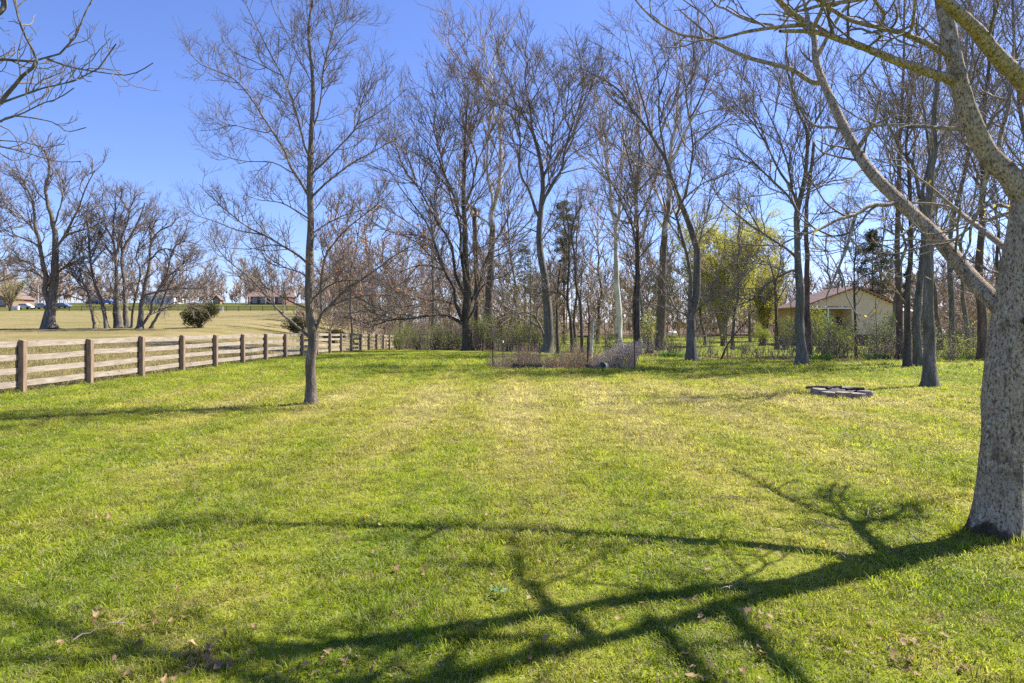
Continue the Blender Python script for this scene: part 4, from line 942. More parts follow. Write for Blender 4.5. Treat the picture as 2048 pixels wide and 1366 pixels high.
# ------------------------------------------------------------------ evergreens, willow, shrubs
def ellipsoid_pts(rng, n, c, r, lobes=7, fill=0.5):
    """points in a lumpy crown made of overlapping lobes"""
    L = rng.normal(size=(lobes, 3)); L /= np.linalg.norm(L, axis=1, keepdims=True); L *= rng.uniform(.25, .75, (lobes, 1))
    lr = rng.uniform(.35, .6, lobes)
    k = rng.integers(0, lobes, n)
    d = rng.normal(size=(n, 3)); d /= np.linalg.norm(d, axis=1, keepdims=True)
    rad = (fill + (1 - fill) * rng.random(n)) ** .6
    return np.asarray(c) + (L[k] + d * (lr[k] * rad)[:, None]) * np.asarray(r)
def stems(rng, n, base, top_pts, r0, K=7, bow=.15):
    P = np.zeros((n, K, 3)); w = np.linspace(0, 1, K)[None, :, None]
    b = base + rng.normal(0, 1, (n, 3)) * np.array([.18, .18, 0]); T = top_pts[rng.integers(0, len(top_pts), n)]
    P = b[:, None] * (1 - w) + T[:, None] * w
    P[:, :, 2] += np.sin(w[..., 0] * np.pi) * bow
    P += rng.normal(0, .03, P.shape) * w
    return P, r0 * (1 - .8 * np.linspace(0, 1, K))[None].repeat(n, 0)
def shrub(name, label, u, v, D, w, h, leafmat, nleaf, size, nst=24, seed=1, group="shrubs at the back of the yard", twigs=True, cat="shrub", stem_mat=None, fill=.3, lobes=8, zc=.55):
    rng = np.random.default_rng(seed)
    b = at(u, v, D); b[2] = gz(b[0], b[1])
    root = empty(name, tuple(b), label, cat, group)
    pts = ellipsoid_pts(rng, nleaf, (0, 0, h * zc), (w / 2, w / 2, h * .5), lobes, fill)
    pts = pts[pts[:, 2] > .03]
    P, R = stems(rng, nst, np.zeros(3), pts, .018 * max(h, .8) / 1.5)
    tb = Tubes(); tb.add(P, R, 4)
    if twigs:
        A, B = spawn(rng, P, R, h * .12, .3, 1, (20, 60), h * .22, .08, .18, 4, .009, .005); tb.add(A, B, 3)
    link("stems", tb.mesh("stems"), stem_mat or M_TW, root)
    if nleaf > 0 and leafmat: link("leaves", leaf_mesh(rng, pts, size), leafmat, root)
    return root
SH = [
 (800, 705, 57, 2.6, 2.2, M_LF_SHRUB, 1500, .045, "green leafy shrub right at the end of the board fence"),
 (835, 703, 56, 2.4, 2.0, M_LF_SHRUB, 900, .045, "green shrub second from the end of the fence"),
 (870, 703, 55, 2.8, 2.2, M_LF_YG, 700, .045, "yellow-green shrub midway between fence end and dark spreading tree"),
 (903, 702, 53, 2.2, 1.8, M_LF_SHRUB, 700, .045, "shrub against the left foot of the dark spreading tree"),
 (962, 700, 50, 2.0, 3.4, M_LF_SHRUB, 1500, .05, "tall dark green shrub between the dark spreading tree and the shed"),
 (985, 698, 52, 1.6, 3.0, M_LF_SHRUB, 800, .05, "leafy shrub in front of the shed's left corner"),
 (1040, 696, 48, 2.2, 2.4, M_LF_YG, 700, .045, "yellow-green shrub in front of the red shed"),
 (1068, 690, 50, 1.6, 2.6, M_LF_YG, 600, .045, "light green bush between the red shed and the round-crowned tree"),
 (1215, 692, 50, 2.0, 1.8, M_LF_SHRUB, 400, .045, "sparse shrub behind the bramble heap"),
 (1300, 702, 42, 1.8, 2.9, M_LF_YG, 900, .045, "light green shrub left of the thick brown sycamore"),
 (1342, 708, 38, 1.2, 1.3, M_LF_SHRUB, 450, .04, "low shrub at the foot of the thick brown sycamore"),
 (1650, 722, 33, 1.5, 1.9, M_LF_SHRUB, 800, .035, "olive shrub right of the straight grey trunk"),
 (1685, 722, 33.5, 1.6, 1.7, M_LF_YG, 800, .035, "yellowish shrub in front of the house porch"),
 (1668, 712, 37, 2.2, 2.3, M_LF_SHRUB, 900, .04, "large loose shrub hiding the foot of the house porch"),
 (1745, 716, 36, 1.6, 1.1, M_LF_SHRUB, 500, .035, "low shrub below the house's cream wall"),
 (1905, 724, 30, 1.8, 1.2, M_LF_SHRUB, 400, .035, "low twiggy shrub right of the front grey trunk"),
 (1940, 722, 31, 1.4, 1.4, M_LF_YG, 400, .035, "low shrub left of the reddish-brown trunk"),
 (1985, 712, 36, 2.2, 3.0, M_LF_SHRUB, 900, .045, "shrub behind the big lichen-speckled trunk"),
 (1570, 700, 58, 3.4, 3.6, M_LF_SHRUB, 2000, .05, "tall loose shrub hiding the left end of the house"),
 (1640, 706, 52, 2.8, 3.4, M_LF_YG, 1900, .05, "yellowish bush in front of the porch's left post"),
 (1700, 704, 54, 2.4, 2.2, M_LF_SHRUB, 900, .05, "bush below the house's gable peak"),
 (1778, 706, 50, 2.8, 3.2, M_LF_SHRUB, 1700, .05, "bush against the right corner of the house"),
 (1490, 700, 40, 1.2, .9, M_LF_SHRUB, 250, .035, "small shrub in the litter strip below the round bush"),
]
for i, (u, v, D, w, h, m, n, s, lb) in enumerate(SH):
    shrub("shrub", lb, u, v, D, w, h, m, n, s, 22, 300 + i)
shrub("bare_shrub", "brown leafless shrub in front of the red shed's door", 1018, 694, 47, 2.4, 1.6, M_LF_DRY, 250, .04, 40, 331)
shrub("bare_shrub", "brown leafless shrub at the right foot of the dark spreading tree", 890, 704, 52.5, 2.6, 1.3, M_LF_DRY, 300, .04, 40, 332)
shrub("bare_shrub", "brown leafless shrub below the house's brick base", 1770, 720, 33, 1.6, 1.0, M_LF_DRY, 220, .03, 40, 333)
shrub("round_bush", "round upright green bush on the neighbour's lawn left of the house", 1525, 690, 74, 2.5, 2.7, M_LF_YG, 3200, .05, 60, 340, group=None, twigs=False, fill=.2, lobes=12)
shrub("bare_shrub", "large brown leafless shrub on the lawn behind the slender trees", 1215, 672, 80, 3.6, 2.6, None, 200, .04, 60, 334)
for i, (u, v, D, w, lb) in enumerate([(1365, 712, 33.5, .9, "clump of green bulb leaves right of the thick brown sycamore"), (1335, 712, 34, .7, "smaller clump of green bulb leaves at the brown sycamore's foot"),
                                   (1640, 724, 31, 1.0, "clump of green bulb leaves right of the straight grey trunk"), (1752, 722, 32, 1.1, "blue-green leaf clump below the house wall"), (1925, 722, 31.5, 1.5, "wide dark green leaf clump at the right hedge"), (1470, 690, 62, 1.6, "green leaf clump far back on the neighbour's lawn")]):
    rng = np.random.default_rng(360 + i)
    b = at(u, v, D); b[2] = gz(b[0], b[1])
    n = 130; r = w / 2 * np.sqrt(rng.random(n)); a = rng.random(n) * 6.283
    B0 = np.stack([r * np.cos(a), r * np.sin(a), np.zeros(n)], 1); ln = rng.uniform(.25, .5, n)[:, None]
    dr = np.stack([np.cos(a) * .5 + rng.normal(0, .3, n), np.sin(a) * .5 + rng.normal(0, .3, n), np.ones(n) * 1.2], 1); dr /= np.linalg.norm(dr, axis=1, keepdims=True)
    sd = np.cross(dr, rng.normal(size=(n, 3))); sd /= np.linalg.norm(sd, axis=1, keepdims=True); sd *= .017
    mid = B0 + dr * ln * .6; tip = B0 + dr * ln + np.stack([np.cos(a), np.sin(a), -np.ones(n) * .3], 1) * .12
    V = np.stack([B0 - sd, B0 + sd, mid + sd, mid - sd, tip], 1).reshape(-1, 3)
    q = np.arange(n)[:, None] * 5
    o = link("leaf_clump", np_mesh("leaf_clump", V, q + np.array([[0, 1, 2, 3]]), q + np.array([[3, 2, 4]])), M_LF_GREEN, None, tuple(b))
    tag(o, lb, "plant", "bulb leaf clumps along the hedge")

def conifer(name, label, u, v, D, H, W, seed, mat, n=5200, size=.07, z_lo=.08, shape='cone', group=None, tilt=0.0, trunk_r=.12):
    rng = np.random.default_rng(seed)
    b = at(u, v, D); b[2] = gz(b[0], b[1])
    root = empty(name, tuple(b), label, "tree", group)
    K = 8; w = np.linspace(0, 1, K); P = np.zeros((1, K, 3)); P[0, :, 2] = H * .97 * w - .05; P[0, :, 0] = tilt * w * H
    R = (trunk_r * (1 - .85 * w))[None]
    tb = Tubes(); tb.add(P, R, 8); link("trunk", tb.mesh("trunk"), M_BROWN, root)
    nb = 70
    zz = z_lo + (1 - z_lo) * rng.random(nb) ** (1.25 if shape == 'cone' else .8)
    if shape == 'cone': rad = W / 2 * (1 - zz) ** .62 * (.75 + .5 * rng.random(nb))
    elif shape == 'cedar': rad = W / 2 * np.sin(np.clip((zz + .12) * 2.75, 0, 3.1)) ** .8 * (.6 + .6 * rng.random(nb))
    else: rad = W / 2 * (.55 + .45 * np.sin(zz * 6 + seed)) * np.sin(np.clip(zz * 2.9, 0.5, 3.0)) * (.5 + .7 * rng.random(nb))
    az = rng.random(nb) * 6.283
    KK = 6; ww = np.linspace(0, 1, KK)
    Bp = np.zeros((nb, KK, 3))
    Bp[:, :, 0] = tilt * zz[:, None] * H + np.cos(az)[:, None] * rad[:, None] * ww; Bp[:, :, 1] = np.sin(az)[:, None] * rad[:, None] * ww
    Bp[:, :, 2] = zz[:, None] * H + rad[:, None] * (.25 * ww - .42 * ww ** 2 + rng.uniform(-.1, .25, (nb, 1)) * ww)
    tb = Tubes(); tb.add(Bp, (.022 * (1 - .8 * ww))[None].repeat(nb, 0), 4); link("branches", tb.mesh("branches"), M_BROWN, root)
    k = rng.integers(0, nb, n); t = .25 + .75 * rng.random(n) ** .7
    f = t * (KK - 1); i = np.minimum(f.astype(int), KK - 2); fu = (f - i)[:, None]
    C = Bp[k, i] * (1 - fu) + Bp[k, i + 1] * fu + rng.normal(0, 1, (n, 3)) * np.array([.10, .10, .07]) * W / 3.0
    link("needles", leaf_mesh(rng, C, size, .35), mat, root)
    return root
for (u, v, D, w_, h_, sd_, nl_, lb) in ((400, 657, 62, 3.7, 2.75, 401, 9000, "low rounded dark green cedar standing alone in the field behind the fence"), (592, 668, 68, 3.0, 2.3, 402, 5000, "dark cedar half hidden behind the young maple's trunk"), (668, 676, 66, 2.6, 1.6, 403, 3500, "low dark cedar just right of the young maple's trunk behind the fence")):
    r_ = shrub("cedar_bush", lb, u, v, D, w_, h_, M_LF_DARK, nl_, .07, 26, sd_, "cedars in the field", twigs=False, cat="tree", fill=.15, lobes=13, zc=.51)
    MB().tube((0, 0, -.1), (.05, 0, h_ * .7), .09, .04, 8).build("trunk", M_BROWN, r_)
conifer("pine_tree", "green pine showing between the bare crowns at the centre", 1128, 690, 78, 18, 7.0, 404, M_LF_PINE, 7000, .13, .42, 'pine', "pines behind the tree line", trunk_r=.2)
conifer("pine_tree", "smaller pine left of the centre pine, low behind the round-crowned tree", 1050, 690, 84, 13, 5.0, 405, M_LF_PINE, 2600, .12, .5, 'pine', "pines behind the tree line", trunk_r=.17)
conifer("pine_tree", "broad dark pine rising behind the left half of the house roof", 1745, 690, 92, 16, 9.0, 406, M_LF_DARK, 9000, .16, .35, 'pine', "pines behind the tree line", trunk_r=.2)
conifer("pine_tree", "dark evergreen between the thick brown sycamore and the yellow willow", 1330, 690, 86, 13.5, 5.5, 407, M_LF_PINE, 5500, .13, .2, 'pine', "pines behind the tree line", trunk_r=.18)
conifer("cedar_tree", "dark evergreen right of the house roof among the brown trunks", 1815, 690, 88, 10, 5.0, 408, M_LF_DARK, 5500, .12, .1, 'cone', "pines behind the tree line", trunk_r=.18)
# yellow-green willow behind the vase-shaped tree
def willow(u, v, D, H, W, seed, label, n):
    rng = np.random.default_rng(seed)
    b = at(u, v, D); b[2] = gz(b[0], b[1])
    root = empty("willow_tree", tuple(b), label, "tree", "trees in fresh leaf")
    K = 9; w = np.linspace(0, 1, K)
    nl = 20; az = np.linspace(0, 6.283, nl, endpoint=False) + rng.normal(0, .3, nl); sp_ = rng.uniform(.25, 1.0, nl) * W * .42; hh = H * rng.uniform(.72, .98, nl)
    P = np.zeros((nl, K, 3)); P[:, :, 0] = np.cos(az)[:, None] * sp_[:, None] * w ** 1.6; P[:, :, 1] = np.sin(az)[:, None] * sp_[:, None] * w ** 1.6; P[:, :, 2] = hh[:, None] * w - .05
    R = (.16 * (1 - .88 * w))[None].repeat(nl, 0)
    tb = Tubes(); tb.add(P[:1], R[:1] * 1.8, 9); link("trunk", tb.mesh("trunk"), M_DARK, root)
    tb = Tubes(); tb.add(P[1:], R[1:], 6)
    A, B = spawn(rng, P, R, H * .045, .22, 1, (25, 65), H * .22, .02, .14, 6, .05, .02, droop=.10); tb.add(A, B, 4)
    C, E = spawn(rng, A, B, H * .05, .15, 1, (20, 70), H * .11, -.06, .12, 5, .022, .012, droop=.22, upb=0); tb.add(C, E, 3)
    link("crown", tb.mesh("crown"), M_TW, root)
    i = rng.integers(0, len(C), n); k = rng.integers(1, 5, n)
    link("leaves", leaf_mesh(rng, C[i, k] + rng.normal(0, .25, (n, 3)), .105, .4), M_LF_WIL, root)
willow(1445, 690, 72, 16.0, 18.0, 411, "yellow-green willow in fresh leaf behind the vase-shaped tree", 44000)
willow(1530, 690, 88, 12.0, 11.0, 412, "smaller yellow-green leafing tree right of the big willow", 14000)
willow(20, 640, 150, 10, 14.0, 413, "olive-green leafing tree behind the brick house at far left", 4500)
willow(505, 615, 215, 13, 12.0, 414, "yellow-green leafing tree behind the far brick ranch house", 3000)

# ------------------------------------------------------------------ board fence
M_POST = mat_plain("fence_post_wood", (0.15, 0.10, 0.066), (0.32, 0.23, 0.16), 5, 0.9, .5, .006, (3, 3, .5))
def mat_board():
    t = NT("weathered_board"); p = t.pos((3, .3, 9)); pi = t.pos()
    g = t.noise(p, 7, 7, .65); big = t.noise(pi, 1.7, 4, .6); kn = t.noise(t.pos((1, .6, 1)), 9, 2, .5)
    c = t.ramp(g, [(.28, (.14, .112, .088)), (.5, (.30, .25, .205)), (.72, (.46, .40, .34))])
    c = t.mix(t.math('MULTIPLY', t.ramp(big, [(.5, 0.), (.7, 1.)]), .55), c, (.20, .165, .135))
    c = t.mix(t.ramp(kn, [(.68, 0.), (.74, .8)]), c, (.11, .08, .06))
    return t.done(t.bsdf(c, .9, t.bump(g, .6, .006), .15))
M_BOARD = mat_board()
fr = np.random.default_rng(77)
froot = empty("board_fence", (fence_x(15.86), 15.86, gz(fence_x(15.86), 15.86)), "four-board weathered wooden fence running back along the left side", "fence")
fo = Vector(froot.location)
FP = []
for i in range(-3, 19):
    y = 15.86 + 2.44 * i; x = fence_x(y); FP.append((x, y, gz(x, y)))
HT = (1.27, .95, .60, .265)
for (x, y, z) in FP:
    h = 1.37 + fr.uniform(-.02, .03); lean = fr.normal(0, .008, 2)
    m = MB(); w = .068
    m.hexa([(-w, -w, -.15), (w, -w, -.15), (w, w, -.15), (-w, w, -.15), (-w + lean[0], -w + lean[1], h), (w + lean[0], -w + lean[1], h - .035), (w + lean[0], w + lean[1], h - .035), (-w + lean[0], w + lean[1], h)])
    m.build("post", M_POST, froot, Vector((x, y, z)) - fo, .006)
    bt = MB(); bt.box(-w - .062, -w - .034, -.075, .075, .12, 1.33); bt.build("batten", M_POST, froot, Vector((x, y, z)) - fo)
for (a, b_) in zip(FP[:-1], FP[1:]):
    for hz in HT:
        j0, j1 = fr.normal(0, .014, 2); t = .074; e = -.068 - .004; sag = fr.normal(-.006, .008); bow = fr.normal(0, .008)
        m = MB(); y0, y1 = 0.006, b_[1] - a[1] - .006
        dx = b_[0] - a[0]; dz = b_[2] - a[2]; ns = 6; ring = []
        for q in range(ns + 1):
            f = q / ns; hmp = math.sin(f * math.pi); zc = hz + j0 + (j1 - j0) * f + dz * f + sag * hmp; xo = e + dx * f - abs(bow) * hmp; yy = y0 + (y1 - y0) * f; tt = t + fr.normal(0, .0015)
            ring.append([(xo - .028, yy, zc - tt), (xo, yy, zc - tt), (xo, yy, zc + tt), (xo - .028, yy, zc + tt)])
        for rg_ in ring: m.v += rg_
        for q in range(ns):
            for r4 in range(4): m.f.append((q * 4 + r4, q * 4 + (r4 + 1) % 4, q * 4 + 4 + (r4 + 1) % 4, q * 4 + 4 + r4))
        m.f.append((3, 2, 1, 0)); m.f.append(tuple(ns * 4 + q for q in range(4)))
        m.build("board", M_BOARD, froot, Vector(a) - fo)

# ------------------------------------------------------------------ the old garden plot
M_RUST = mat_plain("rusty_steel", (0.06, 0.026, 0.016), (0.16, 0.075, 0.05), 20, 0.85, .3)
M_WIRE = mat_plain("wire", (0.14, 0.13, 0.12), (0.28, 0.26, 0.24), 20, 0.6, 0, metal=.5)
M_PLANK = mat_plain("grey_plank", (0.055, 0.045, 0.038), (0.16, 0.135, 0.115), 6, .92, .5, .006, (.6, 2, 3))
def tpost(u, v, D, h, label, cap=False):
    b = at(u, v, D); b[2] = gz(b[0], b[1])
    m = MB(); m.box(-.004, .004, -.022, .022, -.1, h).box(.004, .03, -.004, .004, -.1, h - .01)
    for k in range(int(h / .06)): m.box(-.011, -.004, -.008, .008, .05 + k * .06, .065 + k * .06)
    o = m.build("metal_post", M_RUST, None, tuple(b)); o.rotation_euler = (0, random.Random(u).uniform(-.04, .04), 1.2)
    if cap:
        c = MB(); c.box(-.012, .034, -.026, .026, h - .10, h + .005); c.build("post_cap", M_WHITE, o)
    return tag(o, label, "post", "metal posts around the garden plot")
M_WHITE = mat_plain("white_paint", (0.66, 0.65, 0.62), (0.80, 0.79, 0.76), 3, .5, .05)
tpost(986, 738, 24.6, 1.12, "rusty metal post at the front left corner of the garden plot")
tpost(1006, 722, 28.5, 1.05, "rusty metal post with a white cap at the back left of the garden plot", True)
tpost(1079, 722, 28.2, 1.0, "rusty metal post at the back of the plot behind the left raised bed")
tpost(1175, 737, 25.0, 1.30, "rusty metal post at the left edge of the bramble heap")
tpost(1269, 738, 24.6, 1.10, "rusty metal post at the right corner of the bramble heap")
tpost(1662, 716, 35, 1.1, "reddish metal post left of the house porch shrubs")
tpost(1694, 716, 35, 1.1, "reddish metal post in front of the house porch")
# wire netting round the plot
wr = MB(); wa = [at(986, 738, 24.6), at(1006, 722, 28.5), at(1079, 722, 28.2), at(1175, 722, 27.8)]
for p in wa: p[2] = gz(p[0], p[1])
for a, b2 in zip(wa[:-1], wa[1:]):
    L = np.linalg.norm(b2 - a)
    for k in range(8): wr.tube(a + [0, 0, .08 + k * .12], b2 + [0, 0, .08 + k * .12], .0016, k=3, cap=False)
    nv = int(L / .12)
    for k in range(nv + 1):
        q = a + (b2 - a) * k / nv; wr.tube(q + [0, 0, .06], q + [0, 0, .93], .0016, k=3, cap=False)
b0 = wa[0]; wm = MB(); wm.f = wr.f; wm.v = [tuple(np.array(v) - b0) for v in wr.v]
tag(wm.build("wire_netting", M_WIRE, None, tuple(b0)), "thin sagging wire netting around the left side of the garden plot", "netting")
def bed(u0, u1, v, D, depth, h, label):
    a = at(u0, v, D); b = at(u1, v, D); z = gz(a[0], D); L = b[0] - a[0]
    r = empty("raised_bed", (a[0], D, z), label, "garden bed", "raised beds in the garden plot")
    MB().box(0, L, 0, .045, -.02, h).build("plank", M_PLANK, r, None, .006)
    MB().box(0, L, depth, depth + .045, -.02, h * .95).build("plank", M_PLANK, r, None, .006)
    MB().box(0.002, .045, .05, depth - .005, -.02, h * .97).build("plank", M_PLANK, r, None, .006)
    MB().box(L - .045, L - .002, .05, depth - .005, -.02, h).build("plank", M_PLANK, r, None, .006)
    for cx in (.07, L - .07): MB().box(cx - .035, cx + .035, -.02, -.003, -.02, h + .05).build("stake", M_PLANK, r)
    return r
bed(1025, 1084, 737, 25.0, 1.1, .17, "weathered plank raised bed at the left of the garden plot")
bed(1176, 1241, 739, 24.8, 1.1, .15, "plank raised bed under the bramble heap behind the bucket")
# bucket on its side
M_BUCKET = mat_plain("grey_plastic", (0.10, 0.105, 0.12), (0.22, 0.23, 0.25), 8, .5, .1)
b = at(1205, 740, 24.2); b[2] = gz(b[0], b[1])
bk = empty("bucket", tuple(b), "grey bucket lying on its side in front of the bramble heap", "bucket"); bk.rotation_euler = (0, 0, math.radians(-35))
def shell(prof, k=20):
    V = []; Q = []
    for i, (z, r) in enumerate(prof):
        for j in range(k):
            a = 6.28318 * j / k; V.append((r * math.cos(a), z, r * math.sin(a)))
    for i in range(len(prof) - 1):
        for j in range(k): Q.append((i * k + j, i * k + (j + 1) % k, (i + 1) * k + (j + 1) % k, (i + 1) * k + j))
    return V, Q
V, Q = shell([(.34, .0), (.34, .115), (0.02, .145), (0.02, .155), (-.005, .155), (-.005, .138), (.32, .105), (.32, 0)])
link("body", np_mesh("body", np.array(V) + [0, 0, .155], Q), M_BUCKET, bk)
hd = Tubes(); a_ = np.linspace(-2.6, -.5, 12); hd.add(np.stack([.158 * np.cos(a_), -.02 - .06 * np.sin(-a_), .155 + .158 * np.sin(a_) * .95], 1)[None], np.full((1, 12), .004), 5)
link("handle", hd.mesh("handle"), M_WIRE, bk)
# bramble heap: arching dead canes hung over the right part of the plot
rng = np.random.default_rng(88)
c0 = at(1225, 738, 25.2); c0[2] = gz(c0[0], c0[1])
br = empty("bramble_heap", tuple(c0), "heap of pale dead arching bramble canes on the right half of the garden plot", "bramble")
def canes(n, x0, x1, ys, top, lean, r=.005):
    K = 9; w = np.linspace(0, 1, K)
    bx = rng.uniform(x0, x1, n); by = rng.uniform(-ys, ys, n)
    ht = top(bx) * rng.uniform(.65, 1.06, n)
    ln = lean + rng.normal(0, .22, n)
    P = np.zeros((n, K, 3))
    P[:, :, 0] = bx[:, None] + ln[:, None] * w ** 1.5 + rng.normal(0, .02, (n, K)).cumsum(1)
    P[:, :, 1] = by[:, None] + rng.normal(0, .25, n)[:, None] * w + rng.normal(0, .02, (n, K)).cumsum(1)
    P[:, :, 2] = ht[:, None] * np.sin(w * rng.uniform(1.3, 2.3, n)[:, None]) / 1.0
    return P, (r * (1 - .6 * w))[None].repeat(n, 0) * rng.uniform(.7, 1.4, (n, 1))
tb = Tubes()
P, R = canes(300, -1.0, .75, .55, lambda x: np.interp(x, [-1.1, -.5, .3, .9], [.25, .7, 1.0, 1.15]), .45, .0085)
tb.add(P, R, 3)
A, B = spawn(rng, P, R, .5, .2, 1, (20, 60), .28, .03, .2, 4, .004, .0025); tb.add(A, B, 3)
P, R = canes(110, .7, .95, .4, lambda x: 1.05 + 0 * x, .12, .0055); tb.add(P, R, 3)
link("canes", tb.mesh("canes"), M_CANE, br)["kind"] = "stuff"
# dry weeds in the rest of the plot
n = 1500; K = 5; w = np.linspace(0, 1, K)
cx = rng.uniform(-.9, 4.6, n) + rng.normal(0, .12, n); cy = 24.9 + rng.uniform(0, 2.6, n) + rng.normal(0, .15, n)
x_w = cx * 1.0
P = np.zeros((n, K, 3)); hh = rng.uniform(.15, .8, n) * (1 + .3 * np.sin(cx * 3))
P[:, :, 0] = cx[:, None] + rng.normal(0, .16, (n, 1)) * w; P[:, :, 1] = cy[:, None] + rng.normal(0, .16, (n, 1)) * w
P[:, :, 2] = ground_z(cx, cy)[:, None] + hh[:, None] * w
tb = Tubes(); R = (.0062 * (1 - .5 * w))[None].repeat(n, 0); tb.add(P, R, 3)
A, B = spawn(rng, P, R, .13, .3, 1, (20, 55), .19, .08, .2, 2, .005, .0034); tb.add(A, B, 3)
tag(link("dry_weeds", tb.mesh("dry_weeds"), M_LF_BLUSH), "pinkish dry weeds standing in the garden plot", "weeds", kind="stuff")

# ------------------------------------------------------------------ fire ring
M_BLOCK = mat_plain("concrete_block", (0.13, 0.105, 0.085), (0.33, 0.285, 0.24), 14, .92, .6, .006)
M_ASH = mat_plain("ash", (0.025, 0.022, 0.02), (0.13, 0.115, 0.10), 12, .95, .8, .03)
M_CHAR = mat_plain("charred_wood", (0.012, 0.010, 0.009), (0.055, 0.045, 0.04), 18, .9, .5)
fc = at(1683, 793, 15.3); fc[2] = gz(fc[0], fc[1])
fp = empty("fire_ring", tuple(fc), "low ring of grey concrete blocks with ash inside, on the lawn at the right", "fire pit")
nb = 11; Ro, Ri = .66, .43
for k in range(nb):
    a0 = 2 * math.pi * (k + .02) / nb; a1 = 2 * math.pi * (k + .98) / nb
    if k in (3,): continue
    hb = .165 + fr.uniform(-.025, .015); jt = fr.uniform(-.03, .03)
    pts = []
    am = (a0 + a1) / 2
    for (r_, a_) in ((Ri, a0 + .03), (Ro, a0), (Ro + .05, am), (Ro, a1), (Ri, a1 - .03)):
        pts.append(((r_ + jt) * math.cos(a_), (r_ + jt) * math.sin(a_), -.03))
    m = MB(); m.prism(pts, (0, 0, hb + .03)); o = m.build("block", M_BLOCK, fp, None, .012, 2); o.rotation_euler = (fr.normal(0, .035), fr.normal(0, .035), fr.normal(0, .03))
n = 15; V = [(0, 0, .17)]; 
for ring, (r_, z_) in enumerate(((.2, .165), (.38, .13), (.5, .02))):
    for j in range(n): V.append((r_ * math.cos(6.283 * j / n), r_ * math.sin(6.283 * j / n), z_ + fr.normal(0, .024)))
T = [(0, 1 + j, 1 + (j + 1) % n) for j in range(n)]; Q = []
for r_ in range(2):
    for j in range(n): Q.append((1 + r_ * n + j, 1 + r_ * n + (j + 1) % n, 1 + (r_ + 1) * n + (j + 1) % n, 1 + (r_ + 1) * n + j)[::-1])
link("ash_bed", np_mesh("ash_bed", V, Q, [t[::1] for t in T]), M_ASH, fp)
for i, (a, b, r, m, lb) in enumerate([((-.66, .46, .17), (-.1, .25, .20), .03, M_PLANK, "grey stick poking out over the back left of the fire ring"), ((.02, -.2, .19), (.46, -.16, .205), .035, M_CHAR, "black charred log on the right of the fire ring"),
                                   ((-.3, .1, .19), (.15, .3, .21), .028, M_CHAR, "charred stick lying across the middle of the fire ring"), ((.1, .0, .19), (.5, .12, .19), .03, M_PLANK, "pale half-burnt stick beside the charred log")]):
    tb = Tubes(); P = catmull(np.array([a, (np.array(a) + b) / 2 + [0, .02, .015], b], float), 8); tb.add(P[None], (r * (1 + .15 * np.sin(np.arange(8) * 2.1)))[None], 7)
    o = link("burnt_stick", tb.mesh("burnt_stick", a), m, None, tuple(Vector(fc) + Vector(a))); tag(o, lb, "stick", "sticks in the fire ring")

# ------------------------------------------------------------------ buildings
M_SIDING = mat_plain("cream_siding", (0.58, 0.44, 0.325), (0.70, 0.555, 0.43), 2, .7, .1)
M_TAN = mat_plain("tan_board", (0.34, 0.22, 0.10), (0.46, 0.32, 0.16), 4, .8, .2)
M_REDROOF = mat_plain("red_metal_roof", (0.22, 0.085, 0.075), (0.34, 0.15, 0.13), 2, .45, .1)
M_PINKROOF = mat_plain("faded_roof", (0.28, 0.20, 0.16), (0.40, 0.30, 0.245), 2, .5, .1)
M_BRICK = mat_plain("dark_brick", (0.07, 0.045, 0.035), (0.18, 0.125, 0.10), 9, .9, .4)
M_REDWALL = mat_plain("barn_red", (0.075, 0.012, 0.014), (0.15, 0.03, 0.03), 4, .85, .2, .01, (3, 3, .4))
M_GREYROOF = mat_plain("grey_roof", (0.10, 0.095, 0.09), (0.2, 0.19, 0.18), 4, .85, .3)
M_BROWNROOF = mat_plain("brown_shingle", (0.13, 0.085, 0.07), (0.24, 0.165, 0.14), 3, .9, .2)
M_REDBRICK = mat_plain("red_brick", (0.13, 0.062, 0.048), (0.22, 0.115, 0.09), 5, .9, .2)
M_ORBRICK = mat_plain("orange_brick", (0.22, 0.135, 0.095), (0.32, 0.21, 0.155), 5, .9, .2)
M_DOOR = mat_plain("brown_door", (0.06, 0.035, 0.025), (0.11, 0.07, 0.05), 4, .6, .1)
def mat_glass():
    t = NT("window_glass"); return t.done(t.bsdf((0.03, 0.04, 0.05), .08, None, .8))
M_GLASS = mat_glass()
def window(parent, x, y, z, w, h, fm=None, bars=True):
    """window on a wall facing -Y, centre x, wall plane y"""
    m = MB(); t = .06
    m.box(x - w / 2, x - w / 2 + t, y - .05, y - .003, z - h / 2, z + h / 2).box(x + w / 2 - t, x + w / 2, y - .05, y - .003, z - h / 2, z + h / 2)
    m.box(x - w / 2 + t, x + w / 2 - t, y - .05, y - .003, z + h / 2 - t, z + h / 2).box(x - w / 2 + t, x + w / 2 - t, y - .05, y - .003, z - h / 2, z - h / 2 + t)
    if bars: m.box(x - w / 2 + t, x + w / 2 - t, y - .04, y - .006, z - .02, z + .02)
    f = m.build("window", fm or M_WHITE, parent)
    MB().box(x - w / 2 + t, x + w / 2 - t, y - .02, y - .008, z - h / 2 + t, z + h / 2 - t).build("pane", M_GLASS, f)
    return f
